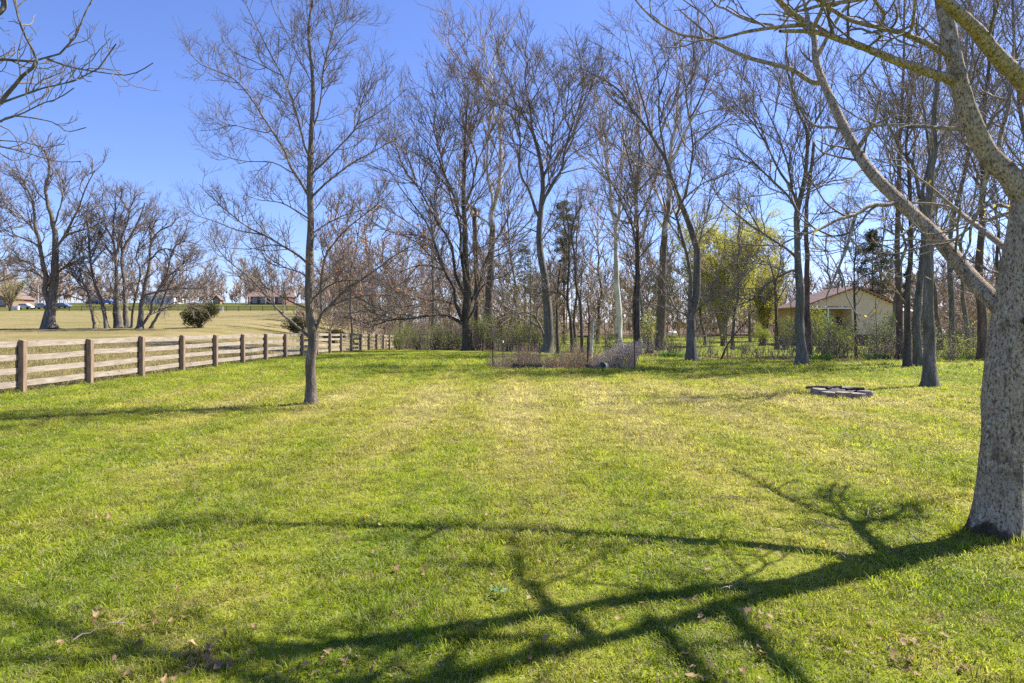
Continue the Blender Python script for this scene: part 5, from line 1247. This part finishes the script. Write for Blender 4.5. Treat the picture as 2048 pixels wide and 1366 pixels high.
# cream house with the red metal roof
HD = 75.0
hx0, hx1, hpx = 34.9, 46.6, 41.3
hz0 = gz(41, 75) - .1
hr = empty("cream_house", (hpx, HD, hz0), "cream-sided house with red-edged roof and side porch behind the trees at right", "house")
def hl(m): # shift to house-local
    m.v = [(v[0] - hpx, v[1] - HD, v[2] - hz0) for v in m.v]; return m
zf, ze, zp = .62, 4.0, 6.3
def roof_z(x): return ze + (zp - ze) * (1 - abs(x - hpx) / (hpx - hx0 if x < hpx else hx1 - hpx))
m = MB()      # lap siding of the gable end, course by course
z = zf
while z < zp - .06:
    z1 = min(z + .2, zp - .03)
    xa = 40.75 if z < 3.86 else max(hx0, hpx - (hpx - hx0) * (zp - z1) / (zp - ze)); xb = min(hx1, hpx + (hx1 - hpx) * (zp - z1) / (zp - ze)) if z1 > ze else hx1
    if z >= 3.86 and z1 <= ze: xa = hx0
    m.hexa([(xa, HD - .03, z), (xb, HD - .03, z), (xb, HD + .1, z), (xa, HD + .1, z), (xa, HD, z1), (xb, HD, z1), (xb, HD + .1, z1), (xa, HD + .1, z1)])
    z += .2
o = hl(m).build("siding_wall", M_SIDING, hr); o["label"] = "cream lap-sided gable wall"
hl(MB().box(40.75, hx1, HD + .11, HD + 7, zf, ze - .05)).build("inner_wall", M_SIDING, hr)
hl(MB().box(hx0, 40.7, HD + 2.2, HD + 7, zf, ze - .05)).build("porch_wall", M_TAN, hr)
hl(MB().box(hx0 - .05, hx1 + .05, HD - .02, HD + 7, hz0 - .3, zf - .004)).build("foundation", M_BRICK, hr)
hl(MB().box(hx0, 40.74, HD - .05, HD + .10, 3.70, 3.855)).build("porch_beam", M_WHITE, hr)
for px_ in (35.1, 37.9): hl(MB().box(px_, px_ + .12, HD - .03, HD + .09, zf, 3.69)).build("porch_post", M_WHITE, hr)
window(hr, 39.0 - hpx, 2.2, 2.5 - hz0, 1.5, 1.5); window(hr, 36.2 - hpx, 2.2, 2.5 - hz0, 1.1, 1.4)
d_ = hl(MB().box(40.05, 40.65, HD + 2.14, HD + 2.196, zf, 2.75)).build("door", M_DOOR, hr)
window(hr, 45.6 - hpx, -.035, 2.3 - hz0, .8, 1.2)
for sx, xa in ((-1, hx0 - .5), (1, hx1 + .5)):
    zz = zp - (zp - ze) * abs(xa - hpx) / (hpx - hx0 if sx < 0 else hx1 - hpx)
    m = MB(); m.hexa([(xa, HD - .45, zz), (hpx, HD - .45, zp + .01), (hpx, HD + 7.4, zp + .01), (xa, HD + 7.4, zz), (xa, HD - .45, zz + .12), (hpx, HD - .45, zp + .13), (hpx, HD + 7.4, zp + .13), (xa, HD + 7.4, zz + .12)])
    ro = hl(m).build("roof_slope", M_PINKROOF, hr)
    m = MB(); m.hexa([(xa, HD - .50, zz - .05), (hpx, HD - .50, zp - .04), (hpx, HD - .453, zp - .04), (xa, HD - .453, zz - .05), (xa, HD - .50, zz + .13), (hpx, HD - .50, zp + .14), (hpx, HD - .453, zp + .14), (xa, HD - .453, zz + .13)])
    hl(m).build("roof_edge", M_REDROOF, hr)
    rb = MB()
    for k in range(17):
        y = HD - .4 + k * .46
        rb.hexa([(xa, y, zz + .121), (hpx, y, zp + .131), (hpx, y + .04, zp + .131), (xa, y + .04, zz + .121), (xa, y, zz + .15), (hpx, y, zp + .16), (hpx, y + .04, zp + .16), (xa, y + .04, zz + .15)])
    hl(rb).build("roof_ribs", M_PINKROOF, ro)
m = MB(); m.hexa([(46.2, HD + 5, 3.6), (51.5, HD + 5, 3.4), (51.5, HD + 9, 5.0), (46.2, HD + 9, 5.2), (46.2, HD + 5, 3.72), (51.5, HD + 5, 3.52), (51.5, HD + 9, 5.12), (46.2, HD + 9, 5.32)])
hl(m).build("rear_roof", M_PINKROOF, hr)
hl(MB().box(46.7, 51.2, HD + 5.4, HD + 7, hz0 - .3, 3.5)).build("rear_wall", M_SIDING, hr)
# red shed
SD = 100.0; sx0, sx1 = at(984, 0, SD)[0], at(1058, 0, SD)[0]; sz = gz((sx0 + sx1) / 2, SD) - .05
sr = empty("red_shed", ((sx0 + sx1) / 2, SD, sz), "dark red wooden shed with a gable front behind the shrubs left of centre", "shed")
W2 = (sx1 - sx0) / 2
for k in range(14):
    xa = -W2 + k * W2 / 7; xb = xa + W2 / 7 - .02
    za = 2.9 + 1.35 * (1 - abs(xa) / W2); zb = 2.9 + 1.35 * (1 - abs(xb) / W2)
    MB().hexa([(xa, -.03, 0), (xb, -.03, 0), (xb, .05, 0), (xa, .05, 0), (xa, -.03, za), (xb, -.03, zb), (xb, .05, zb), (xa, .05, za)]).build("plank", M_REDWALL, sr)
MB().prism([(-W2, .06, 0), (W2, .06, 0), (W2, .06, 2.85), (0, .06, 4.2), (-W2, .06, 2.85)], (0, 5, 0)).build("body", M_REDWALL, sr)
for s_ in (-1, 1):
    m = MB(); xa = s_ * (W2 + .35)
    zz = 4.25 - 1.35 * (W2 + .35) / W2
    m.hexa([(xa, -.4, zz), (0, -.4, 4.27), (0, 5.4, 4.27), (xa, 5.4, zz), (xa, -.4, zz + .1), (0, -.4, 4.37), (0, 5.4, 4.37), (xa, 5.4, zz + .1)])
    m.build("roof", M_GREYROOF, sr)
MB().box(-.2, 1.7, -.07, -.034, .05, 2.2).build("door", M_DOOR, sr)
# neighbour's lawn objects
def tank(u, v, D, L, r, label, rz=0):
    b = at(u, v, D); b[2] = gz(b[0], b[1])
    t = empty("gas_tank", tuple(b), label, "gas tank", "white gas tanks"); t.rotation_euler = (0, 0, rz)
    pr = [(-L / 2 - r * .6, 0), (-L / 2 - r * .52, r * .5), (-L / 2 - r * .25, r * .85), (-L / 2, r), (L / 2, r), (L / 2 + r * .25, r * .85), (L / 2 + r * .52, r * .5), (L / 2 + r * .6, 0)]
    V, Q = shell(pr, 18); V = np.array(V)[:, [1, 0, 2]] + [0, 0, r + .22]
    link("body", np_mesh("body", V, Q), M_WHITE, t)
    V, Q = shell([(0, .16), (.14, .16), (.2, .12), (.22, 0)], 14); V = np.array(V)[:, [0, 2, 1]] + [0, 0, 2 * r + .2]
    link("valve_dome", np_mesh("valve_dome", V, Q), M_WHITE, t)
    for s_ in (-1, 1): MB().box(s_ * L * .35 - .06, s_ * L * .35 + .06, -r * .6, r * .6, -.05, .32).build("leg", M_BLOCK, t)
tank(1345, 668, 100, 1.0, .45, "white gas tank on the neighbour's lawn right of the thick brown sycamore")
tank(1880, 664, 100, 1.2, .5, "white gas tank between the front grey trunk and the reddish-brown trunk", .5)
b = at(1512, 676, 96); b[2] = gz(b[0], b[1])
bn = empty("garden_bench", tuple(b), "dark slatted garden swing bench beside the round green bush", "bench"); bn.rotation_euler = (0, 0, .5)
for s_ in (-1, 1):
    MB().tube((s_ * .75, -.45, -.03), (s_ * .75, .1, 1.75), .05, k=6).build("leg", M_DOOR, bn); MB().tube((s_ * .75, .6, -.03), (s_ * .75, .02, 1.75), .05, k=6).build("leg", M_DOOR, bn)
MB().tube((-.85, .06, 1.77), (.85, .06, 1.77), .05, k=6).build("top_rail", M_DOOR, bn)
for k in range(4): MB().box(-.65, .65, -.28 + k * .13, -.17 + k * .13, .45, .48).build("seat_slat", M_DOOR, bn)
for k in range(4): MB().box(-.65, .65, .27, .3, .56 + k * .14, .67 + k * .14).build("back_slat", M_DOOR, bn)
# low raised timber edging on the neighbour's lawn
for (u0, u1, v, D, lb) in ((1395, 1510, 664, 112, "long low timber bed edging far back on the neighbour's lawn"), (1140, 1190, 668, 105, "low timber edging behind the slender trees")):
    a = at(u0, v, D); b = at(u1, v, D); z = gz(a[0], D)
    tag(MB().box(0, b[0] - a[0], 0, .2, -.1, .28).build("timber_edging", M_PLANK, None, (a[0], D, z), .02), lb, "edging")

# ------------------------------------------------------------------ far things beyond the field at the left
def ranch(u0, u1, D, hw, hr_, depth, wall, roof, label, wins, gable=False, name="ranch_house"):
    a = at(u0, 0, D); b = at(u1, 0, D); cx = (a[0] + b[0]) / 2; w = (b[0] - a[0]) / 2; z = gz(cx, D) - .2
    r = empty(name, (cx, D, z), label, "house", "far houses beyond the field")
    MB().box(-w, w, 0, depth, -.3, hw).build("wall", wall, r)
    if gable:
        MB().prism([(-w, .02, hw + .003), (w, .02, hw + .003), (0, .02, hw + hr_)], (0, depth - .04, 0)).build("gable", wall, r)
        for s_ in (-1, 1):
            m = MB(); xa = s_ * (w + .4); zz = hw - .4 * hr_ / w
            m.hexa([(xa, -.4, zz), (0, -.4, hw + hr_ + .02), (0, depth + .4, hw + hr_ + .02), (xa, depth + .4, zz), (xa, -.4, zz + .15), (0, -.4, hw + hr_ + .17), (0, depth + .4, hw + hr_ + .17), (xa, depth + .4, zz + .15)]); m.build("roof", roof, r)
    else:
        MB().prism([(-w - .4, -.5, hw + .01), (-w - .4, depth + .5, hw + .01), (-w - .4, depth / 2, hw + hr_)], (2 * w + .8, 0, 0)).build("roof", roof, r)
    for (f, ww, wh, zc) in wins:
        window(r, -w + 2 * w * f, 0, zc, ww, wh)
    return r, w
r, w = ranch(496, 572, 190, 2.6, 1.7, 8, M_REDBRICK, M_BROWNROOF, "red brick ranch house with white windows far beyond the field", [(.18, 1.2, 1.6, 1.5), (.33, 1.0, 1.6, 1.5), (.43, 1.0, 1.6, 1.5), (.6, 1.4, 1.5, 1.5), (.85, 1.2, 1.5, 1.5)])
MB().box(-w + 2 * w * .24, -w + 2 * w * .24 + 1.0, -.06, -.003, -.2, 2.1).build("door", M_DOOR, r)
for f in (.08, .5, .72): MB().box(-w + 2 * w * f, -w + 2 * w * f + .15, -1.2, -1.05, -.4, 2.55).build("porch_post", M_WHITE, r)
ranch(285, 348, 200, 2.7, 2.0, 9, M_WHITE, M_GREYROOF, "white house with grey roof seen through the field clump", [(.2, 1.1, 1.5, 1.5), (.5, 1.0, 1.9, 1.2), (.8, 1.1, 1.5, 1.5)])
ranch(-52, 13, 172, 2.7, 2.2, 10, M_ORBRICK, M_BROWNROOF, "tan brick house cut by the left edge beyond the field", [(.6, 1.0, 1.2, 1.5), (.85, .9, 1.2, 1.5)], True)
ranch(172, 206, 205, 2.6, 1.6, 7, M_SIDING, M_GREYROOF, "small pale garage behind the parked cars", [(.3, 2.0, 1.6, 1.0)], False, "garage")
ranch(427, 440, 198, 1.9, 1.1, 2.5, M_ORBRICK, M_BROWNROOF, "tiny brown-roofed pavilion left of the far brick ranch house", [(.5, .8, 1.2, 1.1)], True, "pavilion")
def car(u, v, D, paint, label, rz=0):
    b = at(u, v, D); b[2] = gz(b[0], b[1])
    c = empty("parked_car", tuple(b), label, "car", "cars parked beyond the field"); c.rotation_euler = (0, 0, rz)
    prof = [(-2.2, .35), (-2.2, .8), (-1.9, .95), (-1.1, 1.0), (-.6, 1.45), (.9, 1.48), (1.5, 1.02), (2.1, .92), (2.2, .6), (2.15, .35)]
    MB().prism([(x, -.85, z) for x, z in prof], (0, 1.7, 0)).build("body", paint, c, None, .05, 2)
    for s_, y in ((-1, -.86), (1, .86)):
        MB().prism([(-.95, y, 1.03), (-.5, y, 1.38), (.8, y, 1.40), (1.3, y, 1.03)], (0, .012 * s_, 0)).build("side_window", M_GLASS, c)
        for wx in (-1.4, 1.35): MB().tube((wx, y - .1 * s_, .33), (wx, y + .03 * s_, .33), .33, k=16).build("wheel", M_CHAR, c)
def paint(name, col):
    t = NT(name); return t.done(t.bsdf(col, .3, None, .5))
car(48, 0, 160, paint("silver_paint", (.45, .47, .52)), "silver car parked at far left beside the two white boxes", .1)
car(84, 0, 162, paint("blue_grey_paint", (.16, .20, .34)), "blue-grey car parked behind the forked tree's trunk foot", 0)
car(124, 0, 165, paint("slate_paint", (.12, .15, .26)), "slate blue car just right of the forked tree trunk", 0)
car(188, 0, 192, paint("navy_paint", (.02, .03, .08)), "navy car in front of the far pale garage", .1)
car(214, 0, 192, paint("bright_blue_paint", (.03, .14, .55)), "bright blue car right of the far garage", .1)
for u, lb in ((26.5, "left one of two small white utility boxes at far left"), (33, "right one of two small white utility boxes at far left")):
    b = at(u, 0, 158); b[2] = gz(b[0], 158); m = MB(); m.box(-.35, .35, 0, .6, -.1, .9); m.box(-.38, .38, -.03, .63, .9, .96)
    tag(m.build("utility_box", M_WHITE, None, tuple(b), .03), lb, "utility box")
b = at(76, 0, 165); b[2] = gz(b[0], 165)
po = empty("utility_pole", tuple(b), "pale utility pole with a crossarm beyond the field at left", "utility pole")
M_POLE = mat_plain("pale_pole", (0.34, 0.34, 0.35), (0.48, 0.48, 0.5), 2, .8, .1)
MB().tube((0, 0, -.1), (0, 0, 6.2), .13, .10, 10).build("pole", M_POLE, po); MB().box(-.8, .8, -.16, -.102, 5.5, 5.64).build("crossarm", M_POLE, po)
# paddock fence beyond the field, each post and rail
pr_ = empty("paddock_fence", (at(405, 0, 150)[0], 150, gz(at(405, 0, 150)[0], 150)), "grey post-and-rail fence along the far edge of the field", "fence")
o_ = Vector(pr_.location); prev = None
for k in range(36):
    x = -112 + k * 2.9; z = gz(x, 150); q = Vector((x, 150, z)) - o_
    MB().box(-.07, .07, -.07, .07, -.1, 1.25).build("post", M_PLANK, pr_, q)
    if prev is not None:
        for hh in (.45, .8, 1.12):
            m = MB(); a, c = prev, q
            m.hexa([(a.x + .075, -.02, a.z + hh - .05), (c.x - .075, -.02, c.z + hh - .05), (c.x - .075, .02, c.z + hh - .05), (a.x + .075, .02, a.z + hh - .05), (a.x + .075, -.02, a.z + hh + .05), (c.x - .075, -.02, c.z + hh + .05), (c.x - .075, .02, c.z + hh + .05), (a.x + .075, .02, a.z + hh + .05)])
            m.build("rail", M_PLANK, pr_)
    prev = q
b = at(410, 0, 146); b[2] = gz(b[0], 146)
wg = empty("white_gate", tuple(b), "low white rail gate at the far edge of the field right of the cedar", "gate")
for k in range(3): MB().box(0, 4.2, -.03, .03, .25 + k * .35, .36 + k * .35).build("rail", M_WHITE, wg)
for k in range(3): MB().box(2.05 * k, 2.05 * k + .12, -.05, .05, -.1, 1.2).build("upright", M_WHITE, wg)

# ------------------------------------------------------------------ grass
M_GRASS = mat_grass()
def tuft(name, n, rad, h, w, seed, straw=.12):
    rng = np.random.default_rng(seed)
    r = rad * np.sqrt(rng.random(n)); a = rng.random(n) * 6.283
    B0 = np.stack([r * np.cos(a), r * np.sin(a), np.full(n, -.004)], 1)
    az = rng.random(n) * 6.283; tilt = rng.uniform(.15, 1.15, n); ln = h * rng.uniform(.5, 1.25, n)
    d = np.stack([np.cos(az) * np.sin(tilt), np.sin(az) * np.sin(tilt), np.cos(tilt)], 1)
    d2 = np.stack([np.cos(az) * np.sin(tilt + .6), np.sin(az) * np.sin(tilt + .6), np.cos(tilt + .6)], 1)
    sd = np.stack([-np.sin(az), np.cos(az), np.zeros(n)], 1); 
    tw = rng.normal(0, .6, n); sd = sd * np.cos(tw)[:, None] + np.cross(d, sd) * np.sin(tw)[:, None]
    sd *= (w * rng.uniform(.6, 1.3, n))[:, None] * .5
    mid = B0 + d * (ln * .55)[:, None]; tip = mid + d2 * (ln * .45)[:, None]
    V = np.stack([B0 - sd, B0 + sd, mid + sd * .8, mid - sd * .8, tip], 1).reshape(-1, 3)
    q = np.arange(n)[:, None] * 5
    me = np_mesh(name, V, q + np.array([[0, 1, 2, 3]]), q + np.array([[3, 2, 4]]))
    s = (rng.random(n) < straw).astype(np.float32)
    at_ = me.attributes.new("straw", 'FLOAT', 'POINT'); at_.data.foreach_set("value", np.repeat(s, 5))
    me.materials.append(M_GRASS)
    return bpy.data.objects.new(name, me)
TUFTS = [tuft("tuft", 44, .085, .050, .0044, 501, .12), tuft("tuft", 46, .09, .040, .0050, 502, .22), tuft("tuft", 34, .06, .072, .0048, 503, .05), tuft("tuft", 46, .10, .032, .0044, 504, .6)]
def scatter(name, label, pts, scl, idx, cat="grass"):
    n = len(pts)
    me = bpy.data.meshes.new(name); me.vertices.add(n); me.vertices.foreach_set("co", pts.astype(np.float32).ravel())
    rng = np.random.default_rng(len(pts))
    rot = np.zeros((n, 3), np.float32); rot[:, 2] = rng.random(n) * 6.283; rot[:, :2] = rng.normal(0, .08, (n, 2))
    a = me.attributes.new("rot", 'FLOAT_VECTOR', 'POINT'); a.data.foreach_set("vector", rot.ravel())
    a = me.attributes.new("scl", 'FLOAT_VECTOR', 'POINT'); a.data.foreach_set("vector", scl.astype(np.float32).ravel())
    a = me.attributes.new("idx", 'INT', 'POINT'); a.data.foreach_set("value", idx.astype(np.int32))
    me.update()
    o = bpy.data.objects.new(name, me); COL.objects.link(o)
    g = bpy.data.node_groups.new(name, 'GeometryNodeTree')
    g.interface.new_socket("Geometry", in_out='INPUT', socket_type='NodeSocketGeometry'); g.interface.new_socket("Geometry", in_out='OUTPUT', socket_type='NodeSocketGeometry')
    N, Lk = g.nodes, g.links
    gi = N.new("NodeGroupInput"); go = N.new("NodeGroupOutput"); ip = N.new("GeometryNodeInstanceOnPoints"); jn = N.new("GeometryNodeJoinGeometry")
    for t in reversed(TUFTS):
        oi = N.new("GeometryNodeObjectInfo"); oi.inputs["Object"].default_value = t; oi.inputs["As Instance"].default_value = True
        Lk.new(oi.outputs["Geometry"], jn.inputs[0])
    def na(nm, ty):
        x = N.new("GeometryNodeInputNamedAttribute"); x.data_type = ty; x.inputs[0].default_value = nm; return x.outputs[0]
    Lk.new(gi.outputs[0], ip.inputs["Points"]); Lk.new(jn.outputs[0], ip.inputs["Instance"]); ip.inputs["Pick Instance"].default_value = True
    Lk.new(na("idx", 'INT'), ip.inputs["Instance Index"]); Lk.new(na("rot", 'FLOAT_VECTOR'), ip.inputs["Rotation"]); Lk.new(na("scl", 'FLOAT_VECTOR'), ip.inputs["Scale"])
    Lk.new(ip.outputs[0], go.inputs[0])
    md = o.modifiers.new("grass", 'NODES'); md.node_group = g
    return tag(o, label, cat, kind="stuff")
rng = np.random.default_rng(600)
pp, ss, kk = [], [], []
for (y0, y1, dens, sx_, sz_) in ((1.2, 4.2, 300, .95, 1.0), (4.2, 7.5, 170, 1.25, 1.05), (7.5, 13, 85, 1.75, 1.15), (13, 22, 36, 2.6, 1.3), (22, 40, 13, 4.0, 1.5)):
    wm = .84 * y1 + 2.0
    n = int(dens * 2 * wm * (y1 - y0)); X = rng.uniform(-wm, wm, n); Y = rng.uniform(y0, y1, n)
    keep = np.abs(X) < .84 * Y + 2.2
    d = Y - hedge_y(X); keep &= (d < .3) | (rng.random(n) < .25)
    keep &= ~((X > -.75) & (X < 5.0) & (Y > 24.7) & (Y < 27.6))
    keep &= ((X - fc[0]) ** 2 + (Y - fc[1]) ** 2) > .62 ** 2
    keep &= ((X - 4.03) ** 2 + (Y - 5.2) ** 2) > .17 ** 2
    X, Y = X[keep], Y[keep]; n = len(X)
    clump = .5 + .5 * np.sin(X * 2.3 + np.sin(Y * 1.7) * 1.5) * np.sin(Y * 2.9 + X * .7)
    s = sx_ * rng.uniform(.7, 1.3, n); hz_ = sz_ * rng.uniform(.7, 1.25, n) * (.75 + .5 * clump)
    isf = X < fence_x(Y) - .1; hz_ = np.where(isf, hz_ * 1.9, hz_)
    pp.append(np.stack([X, Y, ground_z(X, Y) + .004], 1)); ss.append(np.stack([s, s, s * .0 + hz_ * np.sqrt(sx_) * .9], 1)); kk.append(np.where(isf, rng.choice([1, 3], n), rng.choice(4, n, p=[.35, .3, .15, .2])))
scatter("grass", "short mown grass of the lawn", np.concatenate(pp), np.concatenate(ss), np.concatenate(kk))
ft = []
for (tx, ty, tr_, m_) in ((near.location[0], near.location[1], .27, 70), (-4.41, 13.7, .2, 40), (fc[0], fc[1], .72, 60), (12.4, 26.8, .36, 50), (11.77, 17.6, .3, 50), (8.73, 30.3, .38, 50), (-.4, 24.6, .1, 12), (4.8, 24.6, .1, 12)):
    an = rng.random(m_) * 6.283; rr = tr_ + np.abs(rng.normal(0, .05, m_)); X = tx + np.cos(an) * rr; Y = ty + np.sin(an) * rr; ft.append(np.stack([X, Y, ground_z(X, Y)], 1))
ft = np.concatenate(ft); n = len(ft)
scatter("trunk_grass", "longer untrimmed grass round trunk feet and the fire ring", ft, np.stack([np.full(n, .8), np.full(n, .8), rng.uniform(1.2, 2.3, n)], 1), rng.choice([0, 1, 2, 3], n))
# long unmown grass along the foot of the fence
n = 2200; Y = rng.uniform(9, 60, n); X = fence_x(Y) - .05 + rng.normal(0, .16, n)
scatter("fence_grass", "long straw-coloured grass along the foot of the board fence", np.stack([X, Y, ground_z(X, Y)], 1), np.stack([np.full(n, 1.5), np.full(n, 1.5), rng.uniform(2.0, 4.0, n)], 1), rng.choice([1, 3], n))

# ------------------------------------------------------------------ fallen leaves, twigs, dandelions
def lobed_leaves(rng, C, size):
    # curled leaf with ragged lobes: fan of 8 rim points round a raised centre
    n = len(C); k = 9; an = np.linspace(0, 6.283, k, endpoint=False)[None] + rng.uniform(0, 6.28, (n, 1))
    rad = size * rng.uniform(.55, 1.25, (n, 1)) * np.where(np.arange(k) % 2 == 0, 1.0, .55)[None] * rng.uniform(.7, 1.25, (n, k))
    x = np.cos(an) * rad; y = np.sin(an) * rad * rng.uniform(.45, .9, (n, 1)); c = rng.uniform(0, 22, (n, 1))
    z = c * y * y + rng.uniform(-6, 12, (n, 1)) * x * x + rng.normal(0, .003, (n, k))
    t1 = rng.normal(0, .45, (n, 1)); z2 = z + x * t1; rot = rng.uniform(0, 6.28, (n, 1)); X = x * np.cos(rot) - y * np.sin(rot); Yy = x * np.sin(rot) + y * np.cos(rot)
    V = np.concatenate([C[:, None], C[:, None] + np.stack([X, Yy, z2 + .004], -1)], 1)
    b = np.arange(n)[:, None, None] * (k + 1); j = np.arange(k)[None, :, None]
    T = np.concatenate([b + 0 * j, b + 1 + j, b + 1 + (j + 1) % k], -1).reshape(-1, 3)
    return np_mesh("leaves", V, None, T, smooth=False)
def litter(n, xs, ys, size, seed, dz=.03):
    rng = np.random.default_rng(seed)
    X = xs(rng, n); Y = ys(rng, n)
    return np.stack([X, Y, ground_z(X, Y) + dz + rng.uniform(0, .02, n)], 1)
rng = np.random.default_rng(700)
A = []
n = 900; Y = 2.0 + 22 * rng.random(n) ** 1.6; X = rng.uniform(-1, 1, n) * (.84 * Y + 1.5); A.append(np.stack([X, Y, ground_z(X, Y) + .03 + rng.uniform(0, .015, n)], 1))
for cx, cy, k in ((-1.6, 3.2, 26), (-2.2, 3.6, 16), (2.1, 3.3, 40), (.9, 3.0, 26), (-.9, 3.1, 18), (1.4, 3.7, 24), (2.6, 2.9, 20)):
    X = cx + rng.normal(0, .16, k); Y = cy + rng.normal(0, .12, k); A.append(np.stack([X, Y, ground_z(X, Y) + .03], 1))
A = np.concatenate(A)
tag(link("fallen_leaves", lobed_leaves(rng, A, .026), M_LF_DRY), "brown fallen leaves scattered over the lawn", "leaves", kind="stuff")
n = 9000; X = rng.uniform(-11, 30, n); Y = hedge_y(X) + rng.uniform(-.6, 5.0, n) ; Y = np.where(rng.random(n) < .25, Y - rng.random(n) * 1.2, Y)
tag(link("leaf_litter", leaf_mesh(rng, np.stack([X, Y, ground_z(X, Y) + rng.uniform(.01, .07, n)], 1), .055, .6, .45), M_LF_DRY), "brown leaf litter under the trees along the hedge line", "leaves", kind="stuff")
M_STICK = mat_plain("bleached_twig", (0.17, 0.13, 0.10), (0.34, 0.28, 0.22), 9, .9, .1)
for i, (u0, v0, u1, v1, lb) in enumerate([(150, 1295, 258, 1245, "pale bent twig on the grass at the lower left"), (1620, 1048, 1690, 1075, "short pale twig lying near the big tree's shadow fork"), (1345, 1042, 1410, 1043, "straight thin twig on the grass left of the shadow fork"),
                                        (1655, 998, 1690, 993, "small twig on the lawn above the shadow of the back limb"), (1435, 1190, 1470, 1182, "twig lying in the thick part of the tree's shadow"), (1735, 1042, 1760, 1022, "curved twig beside the forked branch shadow"), (1820, 1075, 1850, 1100, "twig near the foot of the big lichen-speckled tree"), (1425, 1003, 1500, 1005, "long twig on the lawn in the sun at right")]):
    def gp(u, v):
        D = F * EYE / (v - HOR); p = at(u, v, D); p[2] = gz(p[0], p[1]) + .045; return p
    a, c = gp(u0, v0), gp(u1, v1); mid = (a + c) / 2 + [rng.normal(0, .04), rng.normal(0, .05), .012]
    P = catmull(np.array([a, mid, c]), 9) + rng.normal(0, .006, (9, 3)); tb = Tubes(); R = np.linspace(.0048, .002, 9); tb.add(P[None], R[None], 5)
    S_, R_ = spawn(rng, P[None], R[None], .12, .3, .9, (25, 50), .12, 0, .1, 4, .003, .0015); S_[:, :, 2] = np.maximum(S_[:, :, 2], .02); tb.add(S_, R_, 4)
    tag(link("fallen_twig", tb.mesh("fallen_twig", a), M_STICK, None, tuple(a)), lb, "twig", "fallen twigs on the lawn")
M_DAND = mat_plain("dandelion_yellow", (0.62, 0.42, 0.01), (0.78, 0.56, 0.02), 30, .7, 0)
for i, (u, v, lb) in enumerate([(733, 1044, "single yellow dandelion in the near lawn"), (91, 866, "left one of two dandelions at the left edge of the lawn"), (108, 864, "right one of two dandelions at the left edge of the lawn"), (640, 768, "yellow dandelion right of the young maple's trunk")]):
    D = F * EYE / (v - HOR); p = at(u, v, D); p[2] = gz(p[0], p[1])
    dn = empty("dandelion", tuple(p), lb, "flower", "dandelions in the lawn")
    MB().tube((0, 0, 0), (.004, 0, .055), .002, k=5).build("stem", M_LF_GREEN, dn)
    m = MB()
    for ring, (nn, rr, zz) in enumerate(((16, .022, .056), (12, .015, .061), (7, .008, .065))):
        for j in range(nn):
            an = 6.283 * j / nn + ring * .2; c, s_ = math.cos(an), math.sin(an)
            m.poly([(.004 - s_ * .0025, c * .0025, .055), (.004 + c * rr - s_ * .003, s_ * rr + c * .003, zz), (.004 + c * rr + s_ * .003, s_ * rr - c * .003, zz), (.004 + s_ * .0025, -c * .0025, .055)])
    m.build("petals", M_DAND, dn)
# broad-leaved weed rosette in the near lawn
D = F * EYE / (1195 - HOR); p = at(995, 1195, D); p[2] = gz(p[0], p[1])
rz_ = leaf_mesh(np.random.default_rng(5), np.random.default_rng(6).normal(0, 1, (26, 3)) * [.045, .035, .008] + [0, 0, .05], .017, .75, .7)
tag(link("weed_rosette", rz_, mat_leaf("pale_weed", (.12, .22, .07), (.24, .34, .16), .35), None, tuple(p)), "small pale green weed rosette in the near lawn at centre", "plant")
print("tris", sum(len(m.loops) - 2 * len(m.polygons) for m in bpy.data.meshes))
